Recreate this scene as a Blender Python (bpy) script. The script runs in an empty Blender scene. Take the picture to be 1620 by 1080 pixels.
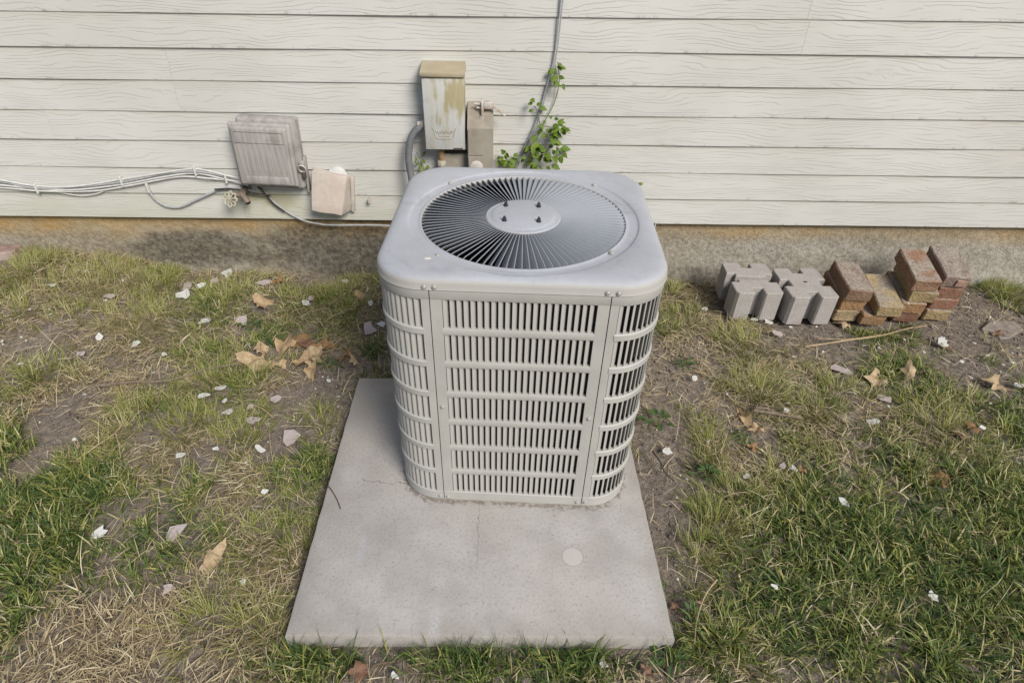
import bpy, bmesh, math, random
import numpy as np
from mathutils import Vector, Matrix, Euler

R_ = math.radians
PI = math.pi
sc = bpy.context.scene
COL = sc.collection
random.seed(7)
rng = np.random.default_rng(7)

# ---------------------------------------------------------------- camera, sky, sun, exposure
cam_d = bpy.data.cameras.new('camera')
cam = bpy.data.objects.new('camera', cam_d)
COL.objects.link(cam)
cam_d.sensor_width = 36.0
cam_d.lens = 20.89789988945867
cam_d.shift_x = 0.012592269016999284
cam_d.shift_y = 0.0018387613105498117
cam_d.clip_start = 0.02
cam_d.clip_end = 400.0
cam.matrix_world = Matrix([[0.999957, -0.008849, -0.002652, 0.49234], [0.003347, 0.61462, -0.788817, -0.674887], [0.00861, 0.788774, 0.614623, 1.396154], [0.0, 0.0, 0.0, 1.0]])
sc.camera = cam

SUN_EL, SUN_AZ = R_(41.0), R_(147.0)      # azimuth clockwise from +Y: the sun stands front right of the wall
world = bpy.data.worlds.new('World')
sc.world = world
world.use_nodes = True
wn = world.node_tree
bg = wn.nodes['Background']
sky = wn.nodes.new('ShaderNodeTexSky')
sky.sky_type = 'NISHITA'
sky.sun_disc = False
sky.sun_elevation = SUN_EL
sky.sun_rotation = SUN_AZ
sky.air_density = 1.0
sky.dust_density = 1.2
wn.links.new(sky.outputs[0], bg.inputs[0])
bg.inputs[1].default_value = 0.068

sun_d = bpy.data.lights.new('sun', 'SUN')
sun_d.energy = 3.1
sun_d.angle = R_(24.0)
sun_d.color = (1.0, 0.955, 0.885)
sun = bpy.data.objects.new('sun', sun_d)
COL.objects.link(sun)
sun_dir = Vector((math.sin(SUN_AZ) * math.cos(SUN_EL), math.cos(SUN_AZ) * math.cos(SUN_EL), math.sin(SUN_EL)))
sun.rotation_euler = sun_dir.to_track_quat('Z', 'Y').to_euler()

sc.view_settings.view_transform = 'Standard'
sc.view_settings.look = 'None'
sc.view_settings.exposure = 0.60
sc.view_settings.gamma = 1.0
sc.view_settings.use_curve_mapping = False
sc.render.engine = 'CYCLES'
sc.cycles.max_bounces = 6
sc.cycles.diffuse_bounces = 3

# ---------------------------------------------------------------- helpers
def tag(o, label=None, cat=None, group=None, kind=None):
    if label: o['label'] = label
    if cat: o['category'] = cat
    if group: o['group'] = group
    if kind: o['kind'] = kind
    return o

def empty(name, loc=(0, 0, 0), rot=(0, 0, 0)):
    o = bpy.data.objects.new(name, None)
    COL.objects.link(o)
    o.location = loc
    o.rotation_euler = rot
    return o

class MB:
    """collects vertices and faces for one mesh"""
    def __init__(self):
        self.v = []; self.f = []
    def add(self, vs, fs):
        n = len(self.v)
        self.v += [tuple(p) for p in vs]
        self.f += [tuple(i + n for i in f) for f in fs]
    def box(self, x0, x1, y0, y1, z0, z1, m=None):
        vs = [Vector((x, y, z)) for z in (z0, z1) for y in (y0, y1) for x in (x0, x1)]
        if m is not None: vs = [m @ v for v in vs]
        self.add(vs, [(0, 2, 3, 1), (4, 5, 7, 6), (0, 1, 5, 4), (2, 6, 7, 3), (0, 4, 6, 2), (1, 3, 7, 5)])
    def rbox(self, x0, x1, y0, y1, z0, z1, b, seg=2, m=None):
        bm = bmesh.new()
        bmesh.ops.create_cube(bm, size=1)
        for v in bm.verts:
            v.co = Vector(((x0 + x1) / 2 + v.co.x * (x1 - x0), (y0 + y1) / 2 + v.co.y * (y1 - y0), (z0 + z1) / 2 + v.co.z * (z1 - z0)))
        bmesh.ops.bevel(bm, geom=bm.edges[:], offset=b, segments=seg, profile=0.5, affect='EDGES')
        bm.verts.index_update()
        self.add([(m @ v.co) if m is not None else v.co.copy() for v in bm.verts], [[v.index for v in f.verts] for f in bm.faces])
        bm.free()
    def tube(self, pts, r, n=8, cap=True):
        pts = [Vector(p) for p in pts]
        rs = r if isinstance(r, (list, tuple)) else [r] * len(pts)
        t0 = (pts[1] - pts[0]).normalized()
        a = t0.orthogonal().normalized()
        vs = []
        for i, p in enumerate(pts):
            t = (pts[min(i + 1, len(pts) - 1)] - pts[max(i - 1, 0)]).normalized()
            a = (a - t * a.dot(t)).normalized()
            b = t.cross(a)
            for k in range(n):
                c = 2 * PI * k / n
                vs.append(p + (a * math.cos(c) + b * math.sin(c)) * rs[i])
        fs = []
        for i in range(len(pts) - 1):
            for k in range(n):
                k2 = (k + 1) % n
                fs.append((i * n + k, i * n + k2, (i + 1) * n + k2, (i + 1) * n + k))
        if cap:
            fs.append(tuple(range(n))[::-1])
            fs.append(tuple((len(pts) - 1) * n + k for k in range(n)))
        self.add(vs, fs)
    def lathe(self, prof, n=24, m=None, close=True):
        """prof: (radius, z) from bottom to top"""
        vs = []; fs = []
        for r, z in prof:
            for k in range(n):
                c = 2 * PI * k / n
                vs.append(Vector((r * math.cos(c), r * math.sin(c), z)))
        for i in range(len(prof) - 1):
            for k in range(n):
                k2 = (k + 1) % n
                fs.append((i * n + k, i * n + k2, (i + 1) * n + k2, (i + 1) * n + k))
        if close:
            fs.append(tuple(range(n))[::-1])
            fs.append(tuple((len(prof) - 1) * n + k for k in range(n)))
        if m is not None: vs = [m @ v for v in vs]
        self.add(vs, fs)
    def prism(self, poly, z0, z1, m=None, b=0.0):
        """extruded outline, top edge chamfered by b"""
        n = len(poly)
        c = Vector((sum(p[0] for p in poly) / n, sum(p[1] for p in poly) / n))
        rings = [(0.0, z0), (0.0, z1 - b), (b, z1)] if b else [(0.0, z0), (0.0, z1)]
        vs = []
        for off, z in rings:
            for i in range(n):
                p0 = Vector(poly[i - 1]); p = Vector(poly[i]); p2 = Vector(poly[(i + 1) % n])
                d1 = (p - p0).normalized(); d2 = (p2 - p).normalized()
                n1 = Vector((-d1.y, d1.x)); n2 = Vector((-d2.y, d2.x))
                nn = n1 + n2
                nn = nn / max(0.5, nn.dot(n1)) if nn.length > 1e-6 else n1
                q = p + nn * off
                vs.append(Vector((q.x, q.y, z)))
        fs = [tuple(range(n))[::-1]]
        for j in range(len(rings) - 1):
            for i in range(n):
                i2 = (i + 1) % n
                fs.append((j * n + i, j * n + i2, (j + 1) * n + i2, (j + 1) * n + i))
        fs.append(tuple((len(rings) - 1) * n + i for i in range(n)))
        if m is not None: vs = [m @ v for v in vs]
        self.add(vs, fs)
    def mesh(self, name, mat, smooth=35.0, recalc=True):
        me = bpy.data.meshes.new(name)
        me.from_pydata([tuple(v) for v in self.v], [], self.f)
        if recalc:
            bm = bmesh.new(); bm.from_mesh(me)
            bmesh.ops.recalc_face_normals(bm, faces=bm.faces[:])
            bm.to_mesh(me); bm.free()
        if smooth:
            me.polygons.foreach_set('use_smooth', [True] * len(me.polygons))
            me.set_sharp_from_angle(angle=R_(smooth))
        if mat: me.materials.append(mat)
        me.update()
        return me
    def obj(self, name, mat, parent=None, loc=(0, 0, 0), rot=(0, 0, 0), smooth=35.0, recalc=True):
        return link(name, self.mesh(name, mat, smooth, recalc), parent, loc, rot)

def link(name, me, parent=None, loc=(0, 0, 0), rot=(0, 0, 0)):
    o = bpy.data.objects.new(name, me)
    COL.objects.link(o)
    o.parent = parent
    o.location = loc
    o.rotation_euler = rot
    return o

def spline(pts, n=8):
    """Catmull-Rom through pts"""
    P = [Vector(p) for p in pts]
    P = [P[0] * 2 - P[1]] + P + [P[-1] * 2 - P[-2]]
    out = []
    for i in range(1, len(P) - 2):
        for k in range(n):
            t = k / n
            a, b, c, d = P[i - 1], P[i], P[i + 1], P[i + 2]
            out.append(0.5 * ((2 * b) + (c - a) * t + (2 * a - 5 * b + 4 * c - d) * t * t + (3 * b - a - 3 * c + d) * t ** 3))
    out.append(P[-2])
    return out

# ---------------------------------------------------------------- node helpers
class NT:
    def __init__(self, name):
        self.m = bpy.data.materials.new(name)
        self.m.use_nodes = True
        self.t = self.m.node_tree
        self.b = self.t.nodes['Principled BSDF']
        self.b.inputs['Specular IOR Level'].default_value = 0.35
        self.cache = {}
    def n(self, typ, **kw):
        nd = self.t.nodes.new(typ)
        for k, v in kw.items(): setattr(nd, k, v)
        return nd
    def l(self, a, b): self.t.links.new(a, b)
    def put(self, sock, v):
        if isinstance(v, bpy.types.NodeSocket): self.l(v, sock)
        elif isinstance(v, (tuple, list)) and len(v) == 3 and sock.type == 'RGBA': sock.default_value = (*v, 1)
        else: sock.default_value = v
    def co(self, which='Object'):
        if which not in self.cache:
            if which == 'Position': self.cache[which] = self.n('ShaderNodeNewGeometry').outputs['Position']
            elif which == 'TrueNormal': self.cache[which] = self.n('ShaderNodeNewGeometry').outputs['True Normal']
            elif which in ('Random', 'Color'): self.cache[which] = self.n('ShaderNodeObjectInfo').outputs[which]
            else: self.cache[which] = self.n('ShaderNodeTexCoord').outputs[which]
        return self.cache[which]
    def attr(self, name): 
        return self.n('ShaderNodeAttribute', attribute_name=name).outputs['Fac']
    def math(self, op, a, b=0.0, c=0.0, clamp=False):
        nd = self.n('ShaderNodeMath', operation=op, use_clamp=clamp)
        self.put(nd.inputs[0], a); self.put(nd.inputs[1], b); self.put(nd.inputs[2], c)
        return nd.outputs[0]
    def vmul(self, v, s, off=None):
        nd = self.n('ShaderNodeVectorMath', operation='MULTIPLY_ADD')
        self.put(nd.inputs[0], v); self.put(nd.inputs[1], s)
        if off is not None: self.put(nd.inputs[2], off)
        return nd.outputs[0]
    def noise(self, vec, scale, detail=3.0, rough=0.55, dist=0.0):
        nd = self.n('ShaderNodeTexNoise')
        self.l(vec, nd.inputs['Vector'])
        nd.inputs['Scale'].default_value = scale; nd.inputs['Detail'].default_value = detail
        nd.inputs['Roughness'].default_value = rough; nd.inputs['Distortion'].default_value = dist
        return nd.outputs['Fac']
    def voro(self, vec, scale, feature='F1', rnd=1.0):
        nd = self.n('ShaderNodeTexVoronoi', feature=feature)
        self.l(vec, nd.inputs['Vector']); nd.inputs['Scale'].default_value = scale
        nd.inputs['Randomness'].default_value = rnd
        return nd.outputs['Distance']
    def ramp(self, f, a, b, lo=0.0, hi=1.0):
        nd = self.n('ShaderNodeMapRange', interpolation_type='SMOOTHSTEP')
        self.put(nd.inputs['Value'], f)
        nd.inputs['From Min'].default_value = a; nd.inputs['From Max'].default_value = b
        nd.inputs['To Min'].default_value = lo; nd.inputs['To Max'].default_value = hi
        return nd.outputs['Result']
    def cramp(self, f, stops):
        nd = self.n('ShaderNodeValToRGB')
        self.put(nd.inputs[0], f)
        e = nd.color_ramp.elements
        while len(e) < len(stops): e.new(0.5)
        for i, (p, c) in enumerate(stops):
            e[i].position = p; e[i].color = (*c, 1)
        return nd.outputs[0]
    def mix(self, f, a, b, mode='MIX'):
        nd = self.n('ShaderNodeMix', data_type='RGBA', blend_type=mode)
        self.put(nd.inputs['Factor'], f); self.put(nd.inputs['A'], a) if False else None
        self.put(nd.inputs[6], a); self.put(nd.inputs[7], b)
        return nd.outputs[2]
    def sep(self, v):
        nd = self.n('ShaderNodeSeparateXYZ'); self.l(v, nd.inputs[0])
        return nd.outputs
    def comb(self, x, y, z):
        nd = self.n('ShaderNodeCombineXYZ')
        self.put(nd.inputs[0], x); self.put(nd.inputs[1], y); self.put(nd.inputs[2], z)
        return nd.outputs[0]
    def bump(self, h, strength=0.5, dist=0.01, prev=None):
        nd = self.n('ShaderNodeBump')
        self.put(nd.inputs['Height'], h)
        nd.inputs['Strength'].default_value = strength; nd.inputs['Distance'].default_value = dist
        if prev is not None: self.l(prev, nd.inputs['Normal'])
        return nd.outputs[0]
    def done(self, color=None, rough=0.6, normal=None, metal=None, spec=None):
        if color is not None: self.put(self.b.inputs['Base Color'], color)
        self.put(self.b.inputs['Roughness'], rough)
        if normal is not None: self.l(normal, self.b.inputs['Normal'])
        if metal is not None: self.put(self.b.inputs['Metallic'], metal)
        if spec is not None: self.b.inputs['Specular IOR Level'].default_value = spec
        return self.m

def plain(name, color, rough=0.6, var=0.15, scale=40.0, bump=0.15, metal=None, dirt=None, coord='Object'):
    """paint, metal or plastic with mottled tone, fine relief and optional blotchy dirt"""
    k = NT(name)
    v = k.co(coord)
    n1 = k.noise(v, scale, 4.0); n2 = k.noise(v, scale * 0.17, 3.0)
    c = k.mix(k.ramp(n1, 0.3, 0.7), tuple(x * (1 - var) for x in color), tuple(min(1, x * (1 + var)) for x in color))
    if dirt:
        c = k.mix(k.math('MULTIPLY', k.ramp(n2, 0.42, 0.68), 0.75), c, dirt)
    return k.done(c, k.ramp(n2, 0.3, 0.7, rough - 0.08, min(1, rough + 0.1)), k.bump(n1, bump, 0.003), metal)

# ---------------------------------------------------------------- materials
def mat_siding():
    k = NT('painted_lap_siding')
    o = k.co('Object'); rnd = k.co('Random'); pos = k.co('Position')
    off = k.comb(k.math('MULTIPLY', rnd, 57.0), 0.0, k.math('MULTIPLY', rnd, 31.0))
    g = k.vmul(o, (2.6, 0.0, 11.0), off)
    n = k.noise(g, 1.0, 2.0, 0.45, 0.2)
    wob = k.noise(k.vmul(o, (40.0, 0.0, 40.0), off), 1.0, 2.0)
    saw = k.math('FRACT', k.math('ADD', k.math('ADD', k.math('MULTIPLY', k.sep(o)[2], 78.0), k.math('MULTIPLY', n, 7.5)), k.math('MULTIPLY', wob, 0.5)))
    line = k.math('MULTIPLY', k.ramp(saw, 0.0, 0.20, 1.0, 0.0), k.ramp(k.noise(k.vmul(o, (5.0, 0.0, 34.0), off), 1.0, 2.0), 0.36, 0.58))
    fine = k.noise(k.vmul(o, (60.0, 1.0, 240.0), off), 1.0, 3.0)
    h = k.math('SUBTRACT', k.math('MULTIPLY', fine, 0.25), line)
    base = k.mix(k.ramp(k.noise(pos, 1.7, 3.0), 0.35, 0.65), (0.475, 0.466, 0.432), (0.52, 0.512, 0.484))
    base = k.mix(k.math('MULTIPLY', line, 0.11), base, (0.30, 0.31, 0.31))
    px, py, pz = k.sep(pos)[0:3]
    oz = k.sep(o)[2]
    nb = k.noise(k.vmul(pos, (5.0, 1.0, 9.0)), 1.0, 4.0, 0.6)
    # algae on the lowest courses; patchy warm tint near each board's top
    alg = k.math('MULTIPLY', k.ramp(k.math('ADD', pz, k.math('MULTIPLY', nb, 0.35)), 0.60, 0.36), k.ramp(px, 1.1, -0.4))
    base = k.mix(k.math('MULTIPLY', alg, 0.32), base, (0.33, 0.33, 0.20))
    lap_tint = k.math('MULTIPLY', k.ramp(oz, 0.075, 0.112), k.ramp(nb, 0.3, 0.6))
    base = k.mix(k.math('MULTIPLY', lap_tint, 0.2), base, (0.36, 0.335, 0.22))
    spot = k.math('MULTIPLY', k.ramp(oz, 0.014, 0.002), k.ramp(k.noise(k.vmul(pos, (26.0, 1.0, 9.0)), 1.0, 4.0, 0.65), 0.56, 0.68))
    base = k.mix(k.math('MULTIPLY', spot, 0.4), base, (0.14, 0.12, 0.08))
    # green-brown smear under the meter box
    dx = k.math('DIVIDE', k.math('ADD', px, 0.50), 0.17); dz = k.math('DIVIDE', k.math('SUBTRACT', pz, 0.29), 0.085)
    d2 = k.math('ADD', k.math('MULTIPLY', dx, dx), k.math('MULTIPLY', dz, dz))
    sm = k.math('MULTIPLY', k.ramp(d2, 1.3, 0.1), k.ramp(nb, 0.36, 0.62))
    base = k.mix(k.math('MULTIPLY', sm, 0.6), base, (0.27, 0.25, 0.10))
    return k.done(base, 0.5, k.bump(h, 0.5, 0.0018))

def mat_foundation():
    k = NT('stained_stucco')
    p = k.co('Position')
    px, py, pz = k.sep(p)[0:3]
    n1 = k.noise(p, 55.0, 5.0, 0.65); n2 = k.noise(k.vmul(p, (2.2, 1.0, 5.0)), 1.0, 4.0, 0.6); n3 = k.noise(k.vmul(p, (7.0, 1.0, 11.0)), 1.0, 4.0, 0.6)
    c = k.mix(k.ramp(n1, 0.32, 0.68), (0.19, 0.158, 0.112), (0.315, 0.272, 0.20))
    c = k.mix(k.math('MULTIPLY', k.ramp(n3, 0.46, 0.70), 0.45), c, (0.33, 0.31, 0.265))
    ochre = k.ramp(k.math('ADD', pz, k.math('MULTIPLY', k.math('SUBTRACT', n2, 0.5), 0.22)), 0.09, 0.215)
    c = k.mix(k.math('MULTIPLY', k.math('MULTIPLY', ochre, k.ramp(px, 2.6, -0.4, 0.45, 0.85)), 0.8), c, k.mix(k.ramp(n3, 0.35, 0.65), (0.40, 0.235, 0.065), (0.35, 0.245, 0.11)))
    c = k.mix(k.math('MULTIPLY', k.ramp(px, 0.9, 1.7), k.ramp(pz, 0.17, 0.08, 0.0, 0.55)), c, k.mix(k.ramp(n1, 0.32, 0.68), (0.24, 0.225, 0.195), (0.40, 0.38, 0.335)))
    # black mould in two patches left of the unit
    def patch(x0, z0, rx, rz):
        a = k.math('DIVIDE', k.math('SUBTRACT', px, x0), rx); b = k.math('DIVIDE', k.math('SUBTRACT', pz, z0), rz)
        return k.math('ADD', k.math('MULTIPLY', a, a), k.math('MULTIPLY', b, b))
    nn = k.math('MULTIPLY', k.math('SUBTRACT', n3, 0.5), 2.6)
    m1 = k.ramp(k.math('ADD', patch(-0.86, 0.045, 0.30, 0.085), nn), 1.9, 0.7)
    m2 = k.ramp(k.math('ADD', patch(-0.18, 0.06, 0.36, 0.12), nn), 1.9, 0.7)
    m3 = k.ramp(k.math('ADD', patch(1.25, -0.05, 0.5, 0.07), nn), 1.2, 0.2)
    mm = k.math('MAXIMUM', k.math('MAXIMUM', m1, m2), k.math('MULTIPLY', m3, 0.5))
    c = k.mix(k.math('MULTIPLY', mm, k.ramp(n1, 0.2, 0.7, 0.92, 0.45)), c, (0.05, 0.043, 0.034))
    h = k.math('ADD', k.math('MULTIPLY', n1, 1.0), k.math('MULTIPLY', k.noise(p, 150.0, 3.0), 0.5))
    return k.done(c, 0.92, k.bump(h, 0.9, 0.007))

def mat_ac(name, c, mottle_sky=0.0):
    k = NT(name)
    o = k.co('Object')
    n1 = k.noise(o, 9.0, 4.0, 0.6); n2 = k.noise(o, 160.0, 3.0); n3 = k.noise(o, 34.0, 5.0, 0.65)
    col = k.mix(k.ramp(n1, 0.35, 0.66), tuple(x * 0.95 for x in c), tuple(x * 1.04 for x in c))
    col = k.mix(k.math('MULTIPLY', k.ramp(n3, 0.56, 0.74), 0.16 + 0.25 * mottle_sky), col, (0.30, 0.285, 0.25))
    col = k.mix(k.math('MULTIPLY', k.ramp(k.noise(o, 5.0, 5.0, 0.62, 0.6), 0.46, 0.64), 0.5 * mottle_sky), col, (0.37, 0.39, 0.43))
    col = k.mix(k.math('MULTIPLY', k.ramp(k.noise(o, 11.0, 5.0, 0.66, 1.2), 0.55, 0.70), 0.45 * mottle_sky), col, (0.235, 0.245, 0.275))
    if mottle_sky >= 1.0:      # upward faces keep a painted-in bluish skylight; side faces turn warm
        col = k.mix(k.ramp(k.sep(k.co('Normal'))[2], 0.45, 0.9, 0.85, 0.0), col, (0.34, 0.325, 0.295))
    drip = k.noise(k.vmul(o, (55.0, 55.0, 2.5)), 1.0, 4.0, 0.6)
    col = k.mix(k.math('MULTIPLY', k.ramp(drip, 0.54, 0.72), 0.22), col, (0.28, 0.26, 0.21))
    col = k.mix(k.math('MULTIPLY', k.ramp(k.voro(o, 38.0), 0.10, 0.04), 0.35 * k_f(mottle_sky)), col, (0.27, 0.25, 0.21))
    return k.done(col, k.ramp(n1, 0.3, 0.7, 0.5, 0.68), k.bump(k.math('ADD', n2, n3), 0.12, 0.001), spec=0.4)
def k_f(x): return min(1.0, x)

def mat_pad():
    k = NT('concrete_slab')
    o = k.co('Object')
    ox, oy, oz = k.sep(o)[0:3]
    n1 = k.noise(o, 6.0, 4.0, 0.6); n2 = k.noise(o, 120.0, 4.0, 0.7); n3 = k.noise(o, 420.0, 2.0); n4 = k.noise(o, 2.3, 3.0, 0.6)
    c = k.mix(k.ramp(n1, 0.3, 0.7), (0.295, 0.278, 0.262), (0.385, 0.368, 0.352))
    c = k.mix(k.math('MULTIPLY', k.ramp(n4, 0.42, 0.68), 0.4), c, (0.38, 0.33, 0.29))
    c = k.mix(k.math('MULTIPLY', k.ramp(n2, 0.49, 0.70), 0.6), c, (0.21, 0.195, 0.18))
    c = k.mix(k.math('MULTIPLY', k.ramp(n3, 0.5, 0.75), 0.45), c, (0.53, 0.49, 0.45))
    # dirt creeping in from the edges; the unit's shadow painted at rear left
    ex = k.math('MINIMUM', ox, k.math('SUBTRACT', 0.914, ox)); ey = k.math('MINIMUM', oy, k.math('SUBTRACT', 0.914, oy))
    e = k.math('ADD', k.math('MINIMUM', ex, ey), k.math('MULTIPLY', n1, 0.10))
    c = k.mix(k.math('MULTIPLY', k.ramp(e, 0.13, 0.03), 0.45), c, (0.22, 0.20, 0.17))
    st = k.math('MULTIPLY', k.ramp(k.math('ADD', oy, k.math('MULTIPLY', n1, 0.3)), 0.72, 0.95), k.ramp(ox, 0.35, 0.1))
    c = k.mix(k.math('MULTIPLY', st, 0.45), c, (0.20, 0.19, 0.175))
    # two round marks where something stood, and chalky spills
    nz = k.math('MULTIPLY', k.math('SUBTRACT', n1, 0.5), 0.006)
    for cx, cy, r, s in ((0.694, 0.211, 0.0265, 0.6), (0.217, 0.204, 0.027, 0.12)):
        d = k.n('ShaderNodeVectorMath', operation='DISTANCE'); k.l(k.comb(ox, oy, 0.0), d.inputs[0]); d.inputs[1].default_value = (cx, cy, 0)
        dd = k.math('ADD', d.outputs['Value'], nz)
        c = k.mix(k.math('MULTIPLY', k.ramp(dd, r + 0.001, r - 0.002), s), c, (0.45, 0.43, 0.40))
        ring = k.math('MULTIPLY', k.ramp(dd, r - 0.002, r + 0.0005), k.ramp(dd, r + 0.003, r + 0.001))
        c = k.mix(k.math('MULTIPLY', ring, 0.5 * s + 0.15), c, (0.24, 0.22, 0.2))
    for cx, cy, rx, ry, col in ((0.140, 0.229, 0.012, 0.05, (0.40, 0.44, 0.50)), (0.352, 0.032, 0.018, 0.045, (0.45, 0.46, 0.48))):
        a = k.math('DIVIDE', k.math('SUBTRACT', k.math('ADD', ox, k.math('MULTIPLY', k.math('SUBTRACT', n2, 0.5), 0.05)), cx), rx); b = k.math('DIVIDE', k.math('SUBTRACT', oy, cy), ry)
        d2 = k.math('ADD', k.math('MULTIPLY', a, a), k.math('MULTIPLY', b, b))
        c = k.mix(k.math('MULTIPLY', k.ramp(d2, 1.2, 0.2), k.ramp(n2, 0.42, 0.62, 0.0, 0.5)), c, col)
    # hairline cracks: left of the unit, and from its front edge towards the near edge
    def crack(a0, a1, along, c0, amp, w):
        u = oy if along == 'y' else ox; t = ox if along == 'y' else oy
        q = k.math('ADD', k.math('SUBTRACT', t, c0), k.math('MULTIPLY', k.math('SUBTRACT', k.noise(k.vmul(o, (14.0, 14.0, 0.0)), 1.0, 4.0, 0.65), 0.5), amp))
        return k.math('MULTIPLY', k.ramp(k.math('ABSOLUTE', q), w, w * 0.3), k.math('MULTIPLY', k.ramp(u, a0 - 0.01, a0), k.ramp(u, a1 + 0.03, a1 - 0.03)))
    cr = k.math('MAXIMUM', crack(0.10, 0.34, 'x', 0.452, 0.06, 0.0011), k.math('MULTIPLY', crack(0.19, 0.37, 'y', 0.443, 0.05, 0.0010), 0.55))
    c = k.mix(k.math('MULTIPLY', cr, 0.8), c, (0.10, 0.085, 0.07))
    # dirt gathered along the foot of the unit
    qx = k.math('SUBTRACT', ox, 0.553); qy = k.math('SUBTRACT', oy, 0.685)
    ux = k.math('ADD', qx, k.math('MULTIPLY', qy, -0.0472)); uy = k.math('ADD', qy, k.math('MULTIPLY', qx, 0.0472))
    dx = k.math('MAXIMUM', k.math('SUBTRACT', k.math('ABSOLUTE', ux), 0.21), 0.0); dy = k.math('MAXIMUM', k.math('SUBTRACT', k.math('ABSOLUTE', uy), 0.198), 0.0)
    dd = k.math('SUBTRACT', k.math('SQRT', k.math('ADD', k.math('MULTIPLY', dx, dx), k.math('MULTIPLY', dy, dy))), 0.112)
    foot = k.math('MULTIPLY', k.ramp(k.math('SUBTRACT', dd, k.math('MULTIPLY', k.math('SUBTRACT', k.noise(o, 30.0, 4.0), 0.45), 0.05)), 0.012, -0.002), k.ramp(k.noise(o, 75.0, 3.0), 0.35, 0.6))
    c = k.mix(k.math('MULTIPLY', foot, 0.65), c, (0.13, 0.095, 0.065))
    pit = k.ramp(k.voro(o, 62.0), 0.12, 0.05)
    pit = k.math('MULTIPLY', pit, k.ramp(k.noise(o, 21.0, 2.0), 0.5, 0.62))
    c = k.mix(k.math('MULTIPLY', pit, 0.75), c, (0.11, 0.10, 0.085))
    h = k.math('SUBTRACT', k.math('ADD', k.math('MULTIPLY', n2, 0.5), k.math('MULTIPLY', n3, 0.35)), k.math('ADD', pit, cr))
    return k.done(c, 0.88, k.bump(h, 0.6, 0.003))

def mat_ground():
    k = NT('dry_soil')
    p = k.co('Position')
    n1 = k.noise(p, 3.1, 4.0, 0.6); n2 = k.noise(p, 45.0, 5.0, 0.7); n3 = k.noise(p, 220.0, 3.0, 0.6)
    fib = k.noise(k.vmul(p, (160.0, 30.0, 1.0)), 1.0, 3.0, 0.6, 1.5)
    c = k.mix(k.ramp(n2, 0.3, 0.7), (0.10, 0.080, 0.064), (0.255, 0.213, 0.178))
    c = k.mix(k.math('MULTIPLY', k.ramp(n3, 0.5, 0.75), 0.5), c, (0.30, 0.25, 0.21))
    c = k.mix(k.math('MULTIPLY', k.math('MULTIPLY', k.ramp(fib, 0.52, 0.66), k.ramp(n1, 0.38, 0.6)), 0.75), c, (0.31, 0.25, 0.15))
    h = k.math('ADD', k.math('MULTIPLY', n2, 1.0), k.math('MULTIPLY', n3, 0.5))
    return k.done(c, 0.95, k.bump(h, 1.0, 0.012))

def mat_blades(name, stops, trans=0.25, rough=0.55):
    k = NT(name)
    col = k.cramp(k.attr('tint'), stops)
    k.put(k.b.inputs['Base Color'], col)
    k.b.inputs['Roughness'].default_value = rough
    k.b.inputs['Specular IOR Level'].default_value = 0.25
    tr = k.n('ShaderNodeBsdfTranslucent'); k.l(col, tr.inputs['Color'])
    mx = k.n('ShaderNodeMixShader'); mx.inputs[0].default_value = trans
    k.l(k.b.outputs[0], mx.inputs[1]); k.l(tr.outputs[0], mx.inputs[2])
    k.l(mx.outputs[0], k.t.nodes['Material Output'].inputs['Surface'])
    return k.m

def mat_leaf(name, c1, c2, vein, trans=0.2):
    k = NT(name)
    o = k.co('Object'); rnd = k.co('Random')
    n = k.noise(o, 60.0, 4.0, 0.6)
    col = k.mix(k.ramp(n, 0.35, 0.65), c1, c2)
    col = k.mix(k.ramp(rnd, 0.0, 1.0, 0.0, 0.55), col, vein)
    k.put(k.b.inputs['Base Color'], col)
    k.b.inputs['Roughness'].default_value = 0.6
    k.l(k.bump(n, 0.4, 0.003), k.b.inputs['Normal'])
    tr = k.n('ShaderNodeBsdfTranslucent'); k.l(col, tr.inputs['Color'])
    mx = k.n('ShaderNodeMixShader'); mx.inputs[0].default_value = trans
    k.l(k.b.outputs[0], mx.inputs[1]); k.l(tr.outputs[0], mx.inputs[2])
    k.l(mx.outputs[0], k.t.nodes['Material Output'].inputs['Surface'])
    return k.m

def mat_brick():
    k = NT('old_brick')
    o = k.co('Object'); rnd = k.co('Random'); base = k.co('Color')
    off = k.comb(k.math('MULTIPLY', rnd, 13.0), k.math('MULTIPLY', rnd, 29.0), k.math('MULTIPLY', rnd, 7.0))
    v = k.vmul(o, (1.0, 1.0, 1.0), off)
    n1 = k.noise(v, 14.0, 5.0, 0.65); n2 = k.noise(v, 90.0, 4.0, 0.65); n3 = k.noise(v, 24.0, 4.0, 0.6)
    nz = k.sep(k.co('Normal'))[2]
    c = k.mix(k.ramp(n2, 0.3, 0.7), k.mix(0.45, base, (0.07, 0.045, 0.03)), base)
    c = k.mix(k.math('MULTIPLY', k.ramp(n1, 0.40, 0.62), 0.5), c, (0.24, 0.17, 0.11))
    # mortar left on the bed faces, a few smears elsewhere
    mort = k.math('MULTIPLY', k.ramp(nz, 0.5, 0.9), k.ramp(n1, 0.32, 0.56))
    c = k.mix(k.math('MULTIPLY', mort, 0.85), c, k.mix(k.ramp(n2, 0.3, 0.7), (0.20, 0.17, 0.14), (0.34, 0.30, 0.255)))
    c = k.mix(k.math('MULTIPLY', k.ramp(n3, 0.66, 0.76), 0.5), c, (0.48, 0.47, 0.42))
    c = k.mix(k.math('MULTIPLY', k.ramp(k.noise(v, 33.0, 3.0), 0.60, 0.72), 0.6), c, (0.09, 0.06, 0.045))
    return k.done(c, 0.93, k.bump(k.math('ADD', n2, n3), 0.9, 0.006))

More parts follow.
